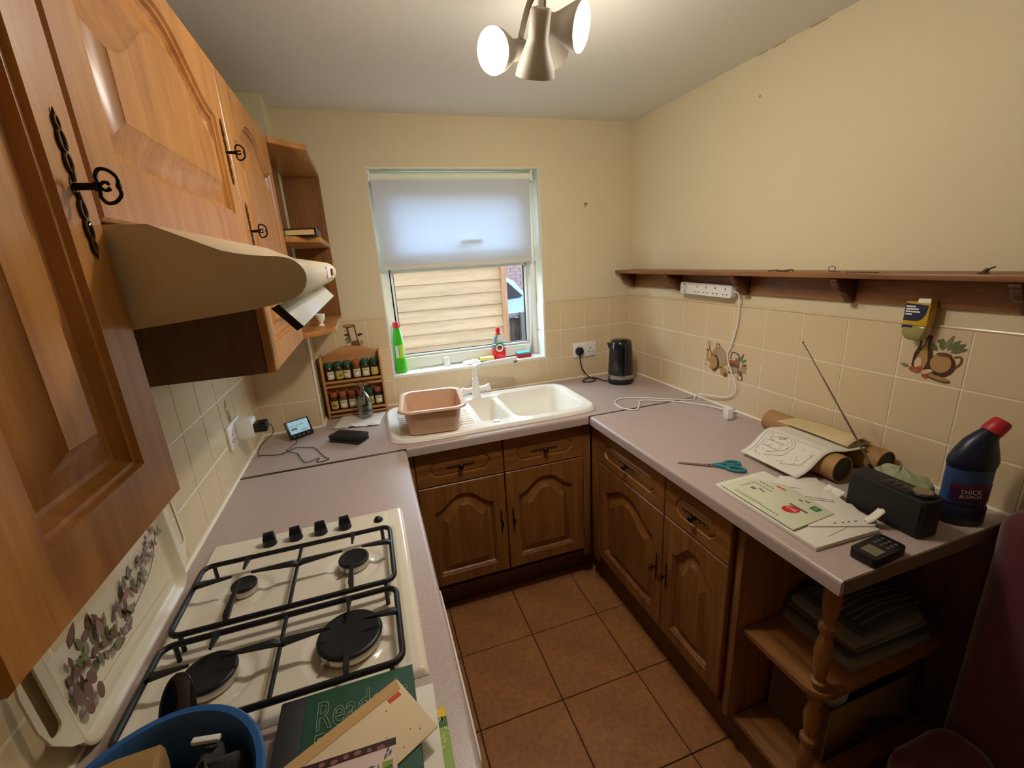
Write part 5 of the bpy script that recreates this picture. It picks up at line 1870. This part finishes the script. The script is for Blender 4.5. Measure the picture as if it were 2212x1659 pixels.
at_(1.577, -1.488, .006, .012)
at_(1.586, -1.500, .006, .012)
tag(b.build('print', 'ink', o), kind='stuff')
b = MB()
b.prism([(1.585, -1.410), (1.592, -1.411), (1.593, -1.440), (1.586, -1.439)], zt_, zt_+.0002, 'z')
b.build('red_box', plain('orange_red_print', '#c4492e', .6), o)
b = MB()
b.prism([(1.537, -1.493), (1.545, -1.493), (1.545, -1.545), (1.537, -1.545)], zt_, zt_+.0002, 'z')
b.build('purple_band', plain('purple_print', '#6f5d78', .6), o)
b = MB()
b.prism(ell(1.519, -1.515, .022, .0175, 24, a=-.5), zt_+.0002, zt_+.0004, 'z')
rc_ = b.build('price_circle', plain('price_red', '#c21f2c', .5), o)
lettering('£150', frame((1.517, -1.5145, zt_+.0006), (.0, -1, 0), (1, 0, 0)) @ Matrix.Rotation(radians(0), 4, 'Z'), .0135, 'lab_white', rc_, align='CENTER')
b = MB()
b.prism([(1.566, -1.528), (1.588, -1.528), (1.588, -1.550), (1.566, -1.550)], zt_, zt_+.0002, 'z')
gs = b.build('green_logo', plain('logo_green', '#1f6a35', .5), o)
b = MB()
b.prism(ell(1.577, -1.539, .006, .006, 12), zt_+.0002, zt_+.0004, 'z')
b.build('logo_centre', plain('logo_light', '#6fa37a', .5), gs)

# cardboard tubes
MT['kraft'] = plain('kraft_tube', '#a8814f', .6, var=.15)
MT['kraft_end'] = plain('tube_cap', '#3f3526', .6)
def card_tube(label, x, y0, y1, r, tilt=0):
    t = thing('cardboard_tube', label, 'tube', (x, (y0+y1)/2, Z+r))
    M = Matrix.Translation((x, y0, Z+r)) @ Matrix.Rotation(tilt, 4, 'Z') @ Matrix.Rotation(pi/2, 4, 'X')
    L_ = abs(y1-y0)
    b = MB(M)
    b.lathe([(r-.003, .004), (r-.003, 0), (r, 0), (r, L_), (r-.003, L_), (r-.003, L_-.004)], 32)
    b.build('tube', 'kraft', t)
    for zz in (.004, L_-.007):
        b = MB(M)
        b.lathe([(0, 0), (r-.0034, 0), (r-.0034, .003), (0, .003)], 28, Matrix.Translation((0, 0, zz)))
        b.build('end_cap', 'kraft_end', t)
card_tube('brown cardboard tube under the plan sheet, dark capped end showing', 1.795, -1.215, -1.448, .041)
card_tube('brown cardboard tube lying against the right wall tiles', 1.948, -1.055, -1.472, .040, tilt=radians(-1))
# plan sheet draped over the front tube
ps = thing('plan_sheet', 'white printed site plan sheet draped over the front cardboard tube', 'paper', (1.76, -1.3, Z))
prof_ = spline([(1.676, Z+.0165, 0), (1.715, Z+.034, 0), (1.752, Z+.069, 0), (1.775, Z+.0845, 0), (1.797, Z+.0872, 0), (1.83, Z+.0825, 0), (1.87, Z+.0820, 0), (1.905, Z+.0840, 0)], 5)
def plan_pt(u, v):
    k = u*(len(prof_)-1)
    i = min(int(k), len(prof_)-2)
    p = prof_[i].lerp(prof_[i+1], k-i)
    return (p.x, -1.188-.213*v-.020*u*(1-.3*v)-.018*v*u, p.y)
b = MB()
b.grid(plan_pt, 34, 12)
pso = b.build('sheet', 'paper', ps, recalc=False, solid=.0006)
b = MB()
r5 = random.Random(9)
def on(u, v, l=.0013):
    p = Vector(plan_pt(u, v))
    q = Vector(plan_pt(min(1, u+.01), v))-p
    s_ = Vector(plan_pt(u, min(1, v+.01)))-p
    n = q.cross(s_)
    n.normalize()
    if n.z < 0:
        n = -n
    return p+n*l
def pline(pts, w):
    for (u0, v0), (u1, v1) in zip(pts, pts[1:]):
        d = Vector((u1-u0, v1-v0))
        m = max(1, int(d.length/.05))
        n2 = Vector((-d.y, d.x)).normalized()*w/2
        for k in range(m):
            a = Vector((u0, v0))+d*k/m
            c = Vector((u0, v0))+d*(k+1)/m
            vs = [on(a.x+n2.x, a.y+n2.y), on(a.x-n2.x, a.y-n2.y), on(c.x-n2.x, c.y-n2.y), on(c.x+n2.x, c.y+n2.y)]
            b.add(vs, [(0, 1, 2, 3)])
for pts in ([(.06, .08), (.42, .06), (.44, .9)], [(.12, .12), (.40, .12)], [(.10, .3), (.18, .55), (.30, .60), (.40, .50)], [(.14, .28), (.22, .50), (.30, .55), (.40, .45)], [(.30, .18), (.36, .30), (.40, .42)], [(.08, .62), (.16, .85), (.3, .9)], [(.2, .15), (.2, .42)], [(.26, .15), (.27, .45)]):
    pline(pts, .006)
for k in range(60):
    u, v = r5.uniform(.08, .42), r5.uniform(.1, .9)
    a = r5.uniform(0, pi)
    l = r5.uniform(.015, .04)
    pline([(u, v), (u+l*cos(a)*.7, v+l*sin(a))], .006)
b.build('plan_print', plain('plan_ink', '#8f8a82', .8), pso, recalc=False)
b = MB()
pline([(.315, .33), (.37, .40), (.345, .30), (.315, .33)], .008)
b.build('red_outline', plain('plan_dark', '#4a3434', .8), pso, recalc=False)

# large cream envelope over both tubes
ce = thing('large_envelope', 'cream open-ended envelope resting on the cardboard tubes by the wall', 'envelope', (1.9, -1.3, Z+.09))
b = MB()
def env_pt(u, v, top):
    x = 1.850+.095*u
    y = -1.165-.250*v-.01*u
    op = (.0165*sin(pi*min(1, max(0, u*1.0)))*smoothstep(.35, 1, v)) if top else 0
    zz = Z+.0888+.004*sin(v*3)+op + (.006*v*u if top else 0)
    return (x, y, zz)
nu, nv = 10, 14
for tp in (False, True):
    b.grid(lambda u, v: tuple(Vector(env_pt(u, v, tp))+Vector((0, 0, .0009 if tp else 0))), nu, nv)
b.build('sleeve', plain('cream_envelope', '#cdb98a', .6), ce, solid=.0006, recalc=False)

# grey-green cloth bag behind the radio
cg = thing('cloth_bag', 'crumpled pale green cloth heaped between radio and wall', 'cloth', (1.86, -1.56, Z))
b = MB()
def ch_(u, v):
    a = 2*pi*u
    n = noise.noise(Vector((cos(a)*1.5, sin(a)*1.5, v*2.5)))
    n2_ = noise.noise(Vector((cos(a)*4, sin(a)*4, v*6+3)))
    r = (1-v**2.4)
    x = 1.862+.060*r*cos(a)*(1+.15*n)
    y = -1.555+.085*r*sin(a)*(1+.2*n)
    h = .078*v**.6*(1+.25*n)+.008*n2_
    return (x, y, max(Z+.001, Z+.001+h))
b.grid(ch_, 44, 16)
b.build('cloth', plain('pale_green_cloth', '#9a9f7c', .95, bump=.4, bscale=400), cg, smooth=70)

# radio
rd = thing('radio', 'black portable radio with silver dial and raised aerial on the right worktop', 'radio', (1.725, -1.62, Z), rz=radians(-1.5))
def rw(x, y, z):
    return (x, y, z)
b = MB()
b.prism(rrect(-.034, .034, -.0915, .0915, .016, 4), .003, .098, 'z')
body = b.build('body', 'dull_black', rd, world=False, bevel=.004, seg=3)
MT['grille'] = plain('speaker_grille', '#26241f', .85, bump=.8, bscale=1800)
b = MB()
b.box(-.0352, -.0338, -.082, .082, .012, .088)
b.build('grille', 'grille', body, world=False, bevel=.0008)
b = MB()
b.prism(rrect(-.024, .022, -.080, .020, .008, 4), .0978, .1000, 'z')
b.build('control_strip', 'black', body, world=False, bevel=.0006)
for k in range(5):
    b = MB()
    b.box(-.010, .006, .010-.017*k-.0055, .010-.017*k+.0055, .0998, .1012)
    b.build('button', plain('radio_button', '#232323', .45), body, world=False, bevel=.0004)
b = MB()
b.lathe([(0, .0980), (.0245, .0980), (.0245, .105), (.0215, .1075), (0, .1075)], 36, Matrix.Translation((.002, -.060, 0)))
dl = b.build('dial', 'black', rd, world=False)
b = MB()
b.lathe([(0, .1076), (.0195, .1076), (.0188, .1092), (0, .1086)], 36, Matrix.Translation((.002, -.060, 0)))
b.build('dial_face', plain('brushed_silver', '#a39c8a', .3, metal=1), dl, world=False)
b = MB()
p0, p1 = Vector((1.772, -1.532, 1.012)), Vector((1.800, -1.268, 1.308))
b.cyl(p0, p0.lerp(p1, .38), .0027, seg=8)
b.cyl(p0.lerp(p1, .38), p0.lerp(p1, .68), .0021, seg=8)
b.cyl(p0.lerp(p1, .68), p1, .0015, seg=8)
b.cyl(p1-(p1-p0).normalized()*.004, p1, .0030, seg=8)
b.build('aerial', plain('dull_chrome', '#8f8a82', .3, metal=1), rd)
b = MB()
b.cyl((1.772, -1.540, .998), (1.772, -1.528, 1.012), .005, seg=10)
b.build('aerial_hinge', 'black', rd)

# small handset
dv_ = thing('remote_handset', 'small black handset with grey screen and buttons near the worktop corner', 'remote', (1.553, -1.708, Z), rz=radians(4))
b = MB()
b.prism(rrect(-.058, .054, -.028, .028, .010, 4), .001, .0235, 'z')
body = b.build('body', 'black', dv_, world=False, bevel=.003)
b = MB()
b.box(-.044, -.010, -.019, .014, .0233, .0242)
b.build('screen', plain('lcd', '#6b6a52', .25), body, world=False)
for r in range(3):
    for c in range(3):
        b = MB()
        b.box(.004+c*.014, .013+c*.014, -.018+r*.013, -.010+r*.013, .0233, .0248)
        b.build('button', plain('handset_button', '#4b4644', .5), body, world=False, bevel=.0006)

# bleach bottle
bt = thing('bleach_bottle', 'dark blue bleach bottle with red cap and bent neck at the worktop end', 'bottle', (1.868, -1.690, Z), rz=radians(-28))
MT['navy'] = plain('navy_plastic', '#141a33', .35)
def bring_(cx, z, rx, ry, n=24, ang=0):
    return [(cx+rx*cos(t)*cos(ang), ry*sin(t), z+rx*cos(t)*sin(ang)) for t in [2*pi*k/n for k in range(n)]]
b = MB()
b.loft([bring_(0, 0, .046, .030), bring_(0, .003, .050, .033), bring_(0, .045, .050, .033), bring_(0, .050, .046, .031), bring_(0, .055, .0465, .031), bring_(0, .150, .0465, .031), bring_(0, .155, .050, .033), bring_(.001, .168, .051, .033), bring_(.003, .190, .044, .030), bring_(.008, .212, .034, .026, ang=-.15), bring_(.016, .228, .024, .021, ang=-.35), bring_(.024, .240, .017, .017, ang=-.55)])
b.build('bottle', 'navy', bt, world=False, smooth=60)
b = MB()
Mc = Matrix.Translation((.022, 0, .237)) @ Matrix.Rotation(.62, 4, 'Y')
b.lathe([(0, 0), (.0200, 0), (.0210, .004), (.0195, .030), (.016, .036), (0, .037)], 20, Mc)
b.build('cap', plain('bleach_cap', '#b3262c', .4), bt, world=False)
def band(z0, z1, m, nm, par, a0=-pi, a1=pi, e=.0008):
    q = MB()
    n = 24
    rows = []
    for zz in (z0, z1):
        rows.append([((.0465+e)*cos(t), (.031+e)*sin(t), zz) for t in [a0+(a1-a0)*k/n for k in range(n+1)]])
    q.loft(rows, closed_ring=False, cap=False)
    return q.build(nm, m, par, world=False, recalc=False)
lb = band(.060, .148, plain('bleach_label', '#2b4878', .45), 'label', bt)
band(.064, .108, plain('label_purple', '#3a1a3e', .45), 'purple_panel', lb, -2.7, -.5, .0014)
band(.100, .112, plain('label_maroon', '#5e1830', .45), 'maroon_panel', lb, -2.7, -.5, .0018)
Fb = WM[bt.name] @ frame((-.012, -.0337, .089), (1, 0, 0), (0, 0, 1))
lettering('THICK', Fb, .0175, 'lab_white', lb, align='CENTER', sx=.9)
lettering('BLEACH', frame(Fb.translation-Vector((0, 0, .0105)), Fb.col[0].to_3d(), (0, 0, 1)), .0125, 'lab_white', lb, align='CENTER')

# ================================================================== ON THE LOW END SHELVES
MT['news'] = plain('newsprint', '#8b8880', .9, var=.35)
MT['news2'] = plain('newsprint_dark', '#4c565c', .8, var=.5)
MT['news3'] = plain('newsprint_red', '#6d5450', .8, var=.5)
words = ['bottom', 'second', 'third', 'fourth', 'fifth', 'sixth', 'top']
zz = .5003
for k in range(7):
    cx, cy = 1.770+rng.uniform(-.02, .02), -1.562+rng.uniform(-.006, .006)
    hw, hd, t = .150-.006*k+rng.uniform(-.01, .01), .108-.003*k, rng.choice([.010, .014, .018])
    a = rng.uniform(-.06, .06)
    p = [(cx+x*cos(a)-y*sin(a), cy+x*sin(a)+y*cos(a)) for x, y in rrect(-hw, hw, -hd, hd, .01, 3)]
    n_ = thing('newspaper', 'folded newspaper, %s of the pile on the end shelf' % words[k], 'newspaper', (cx, cy, zz), group='newspapers piled on the end shelf')
    b = MB()
    b.prism(p, zz, zz+t, 'z')
    b.build('pages', MT[('news', 'news2', 'news', 'news3', 'news', 'news2', 'news2')[k]], n_, bevel=.004)
    if k == 6:
        b = MB()
        for s in range(9):
            b.prism(stroke([(cx-.12, cy-.08+s*.018), (cx, cy-.075+s*.018+.006*(s % 2)), (cx+.12, cy-.085+s*.018)], .004), zz+t+.0001, zz+t+.0004, 'z')
        b.build('print_columns', 'news', n_)
    zz += t+.0004

bx_ = thing('cardboard_box', 'open plain cardboard box on the bottom end shelf', 'box', (1.76, -1.56, .1503))
MT['card'] = plain('box_card', '#8a6f4d', .85, var=.1)
b = MB()
x0, x1, y0, y1, zb0, zb1 = 1.590, 1.945, -1.655, -1.470, .1503, .345
t = .004
b.box(x0, x1, y0, y1, zb0, zb0+t)
b.box(x0, x1, y0, y0+t, zb0+t, zb1).box(x0, x1, y1-t, y1, zb0+t, zb1).box(x0, x0+t, y0+t, y1-t, zb0+t, zb1).box(x1-t, x1, y0+t, y1-t, zb0+t, zb1)
b.build('box', 'card', bx_, bevel=.001)
rl = thing('kitchen_roll', 'pale grey paper roll standing up in the cardboard box', 'roll', (1.637, -1.598, .1545))
b = MB(Matrix.Translation((1.642, -1.600, .156)) @ Matrix.Rotation(radians(4), 4, 'Y'))
b.lathe([(.016, .002), (.045, .002), (.045, .228), (.016, .228), (.016, .002)], 32)
b.build('paper_roll', plain('roll_paper', '#b8b9c4', .9), rl)
bb = thing('black_bag', 'crumpled black plastic bag in the middle of the cardboard box', 'bag', (1.745, -1.565, .156))
def lump(cx, cy, z0, rx, ry, h, sd):
    def f(u, v):
        a = 2*pi*u
        n = noise.noise(Vector((cos(a)*1.8+sd, sin(a)*1.8, v*3)))
        r = 1-v**2.2
        return (cx+rx*r*cos(a)*(1+.2*n), cy+ry*r*sin(a)*(1+.2*n), z0+max(.001, h*v**.6*(1+.18*n)))
    return f
b = MB()
b.grid(lump(1.742, -1.563, .156, .048, .072, .165, 2.0), 30, 14)
b.build('bag', 'black', bb, smooth=60)
gbx = thing('grey_pouch', 'dark grey quilted pouch at the right end of the cardboard box', 'pouch', (1.86, -1.56, .156))
b = MB()
b.grid(lump(1.862, -1.563, .156, .062, .072, .205, 5.0), 30, 14)
b.build('pouch', plain('grey_fabric', '#4a474c', .9), gbx, smooth=70)

# ================================================================== BURGUNDY ARMCHAIR AT THE RIGHT EDGE
MT['burg'] = plain('burgundy_velvet', '#5a1424', .75, bump=.3, bscale=350)
MT['burg'].node_tree.nodes['Principled BSDF'].inputs['Sheen Weight'].default_value = .5
ac = thing('armchair', 'burgundy upholstered armchair beyond the worktop end at the right edge', 'armchair', (1.80, -2.15, 0))
def pill(x0, x1, y0, y1, z0, z1, r, nm, m='burg', amp=.006, sd=1):
    b = MB()
    b.box(x0, x1, y0, y1, z0, z1)
    bm2 = bmesh.new()
    me = bpy.data.meshes.new('tmp')
    me.from_pydata([tuple(p) for p in b.v], [], b.f)
    bm2.from_mesh(me)
    bmesh.ops.bevel(bm2, geom=list(bm2.edges), offset=r, segments=4, affect='EDGES', profile=.5, clamp_overlap=True)
    bmesh.ops.subdivide_edges(bm2, edges=[e for e in bm2.edges if e.calc_length() > .06], cuts=5, use_grid_fill=True)
    q = MB()
    q.v = [v.co.copy() for v in bm2.verts]
    bm2.verts.index_update()
    q.f = [[v.index for v in f.verts] for f in bm2.faces]
    q.mi = [0]*len(q.f)
    cc = Vector(((x0+x1)/2, (y0+y1)/2, (z0+z1)/2))
    q.v = [p+(p-cc).normalized()*amp*noise.noise(p*9+Vector((sd, 0, 0))) for p in q.v]
    bm2.free()
    bpy.data.meshes.remove(me)
    return q.build(nm, m, ac, smooth=80)
pill(1.86, 1.992, -2.42, -1.752, .10, .985, .06, 'backrest', sd=3)
pill(1.62, 1.855, -1.90, -1.765, .10, .36, .05, 'arm', sd=6)
pill(1.62, 1.855, -2.42, -2.28, .10, .36, .05, 'arm', sd=8)
pill(1.60, 1.855, -2.275, -1.905, .12, .33, .05, 'seat', sd=11)
for x in (1.66, 1.93):
    for y in (-2.36, -1.82):
        b = MB()
        b.cyl((x, y, .0005), (x, y, .115), .018, .024, seg=12)
        b.build('leg', 'dark_oak', ac)

# ================================================================== CEILING SPOTLIGHT CLUSTER
cl = thing('ceiling_spotlight', 'white four-arm ceiling spotlight cluster with two glowing lamps facing the room', 'ceiling light', (.975, -1.235, H))
MT['lamp_white'] = plain('lamp_enamel', '#b3aa9c', .45)
MT['bulb'] = plain('lit_bulb', '#fff1d2', .3, emit=25)
b = MB(Matrix.Translation((.975, -1.235, H)) @ Matrix.Rotation(pi, 4, 'X'))
b.lathe([(0, .0005), (.075, .0005), (.075, .012), (.060, .026), (.022, .034), (.016, .07), (.016, .10), (.024, .106), (.024, .118), (0, .122)], 36)
b.build('ceiling_plate', 'lamp_white', cl, smooth=40)
Cc = Vector((.975, -1.235, H-.112))
def spot(face, n, r, beam=1.0, spill=.5):
    """face: centre of the lamp's front disc, n: where it points"""
    face, n = Vector(face), Vector(n).normalized()
    q = n.to_track_quat('Z', 'Y').to_matrix().to_4x4()
    q.translation = face
    L_ = .115
    b = MB(q)
    prof = [(0, -L_), (.018, -L_), (.0215, -L_+.004), (.0215, -.066), (.026, -.055), (r*.93, -.018), (r, -.002), (r, .0), (r-.0025, .0), (r*.90, -.018), (.020, -.05), (0, -.052)]
    b.lathe(prof, 36)
    sh_ = b.build('shade', 'lamp_white', cl, smooth=45)
    b = MB(q)
    b.lathe([(0, -.007), (r*.60, -.007), (r-.004, -.0085), (r-.006, -.012), (0, -.014)], 32)
    b.build('bulb', 'bulb', sh_)
    back = face-n*(L_-.02)
    b = MB()
    mid = (Cc+back)/2
    a0 = Cc
    mid.z = max(Cc.z, back.z)-.01
    b.tube(spline([a0, mid, back], 6), .0065, 10)
    b.cyl(back-Vector((0, 0, .012)), back+Vector((0, 0, .012)), .010, seg=12)
    b.build('arm', 'lamp_white', cl)
    # reflector lamp: a soft forward beam and the weaker spill off its frosted face
    for typ, share in (('SPOT', beam), ('POINT', spill)):
        ld = bpy.data.lights.new('lamp_light', typ)
        ld.energy = LAMP_W*share
        ld.color = LAMP_COL
        ld.shadow_soft_size = r*.8
        if typ == 'SPOT':
            ld.spot_size = radians(165)
            ld.spot_blend = 1.0
        lo = bpy.data.objects.new('lamp_light', ld)
        COL.objects.link(lo)
        lo.location = face+n*.012
        lo.rotation_euler = n.to_track_quat('-Z', 'Y').to_euler()
        lo['kind'] = 'helper'
spot((.862, -1.207, 2.044), (-.80, -.52, -.28), .044, .85)
spot((1.053, -1.254, 2.084), (.66, -.68, -.30), .047, .5)
spot((.945, -1.240, 1.990), (.04, .50, -.86), .043, 1.9, .35)
spot((1.050, -1.090, 2.090), (.55, .68, -.48), .046, .8, .5)

# things of a kind, told apart by their labels, share a group phrase
for key, phrase in (('wall_cabinet', 'oak wall cabinets along the left wall'), ('base_cabinet', 'oak base cabinets under the worktops'),
                    ('worktop', 'speckled worktops of the three runs'), ('wall_socket', 'white double wall sockets'),
                    ('sponge', 'sponges on the window sill'), ('cardboard_tube', 'cardboard tubes by the right wall')):
    for o in list(bpy.data.objects):
        if o.parent is None and o.name.split('.')[0] == key and 'category' in o:
            o['group'] = phrase
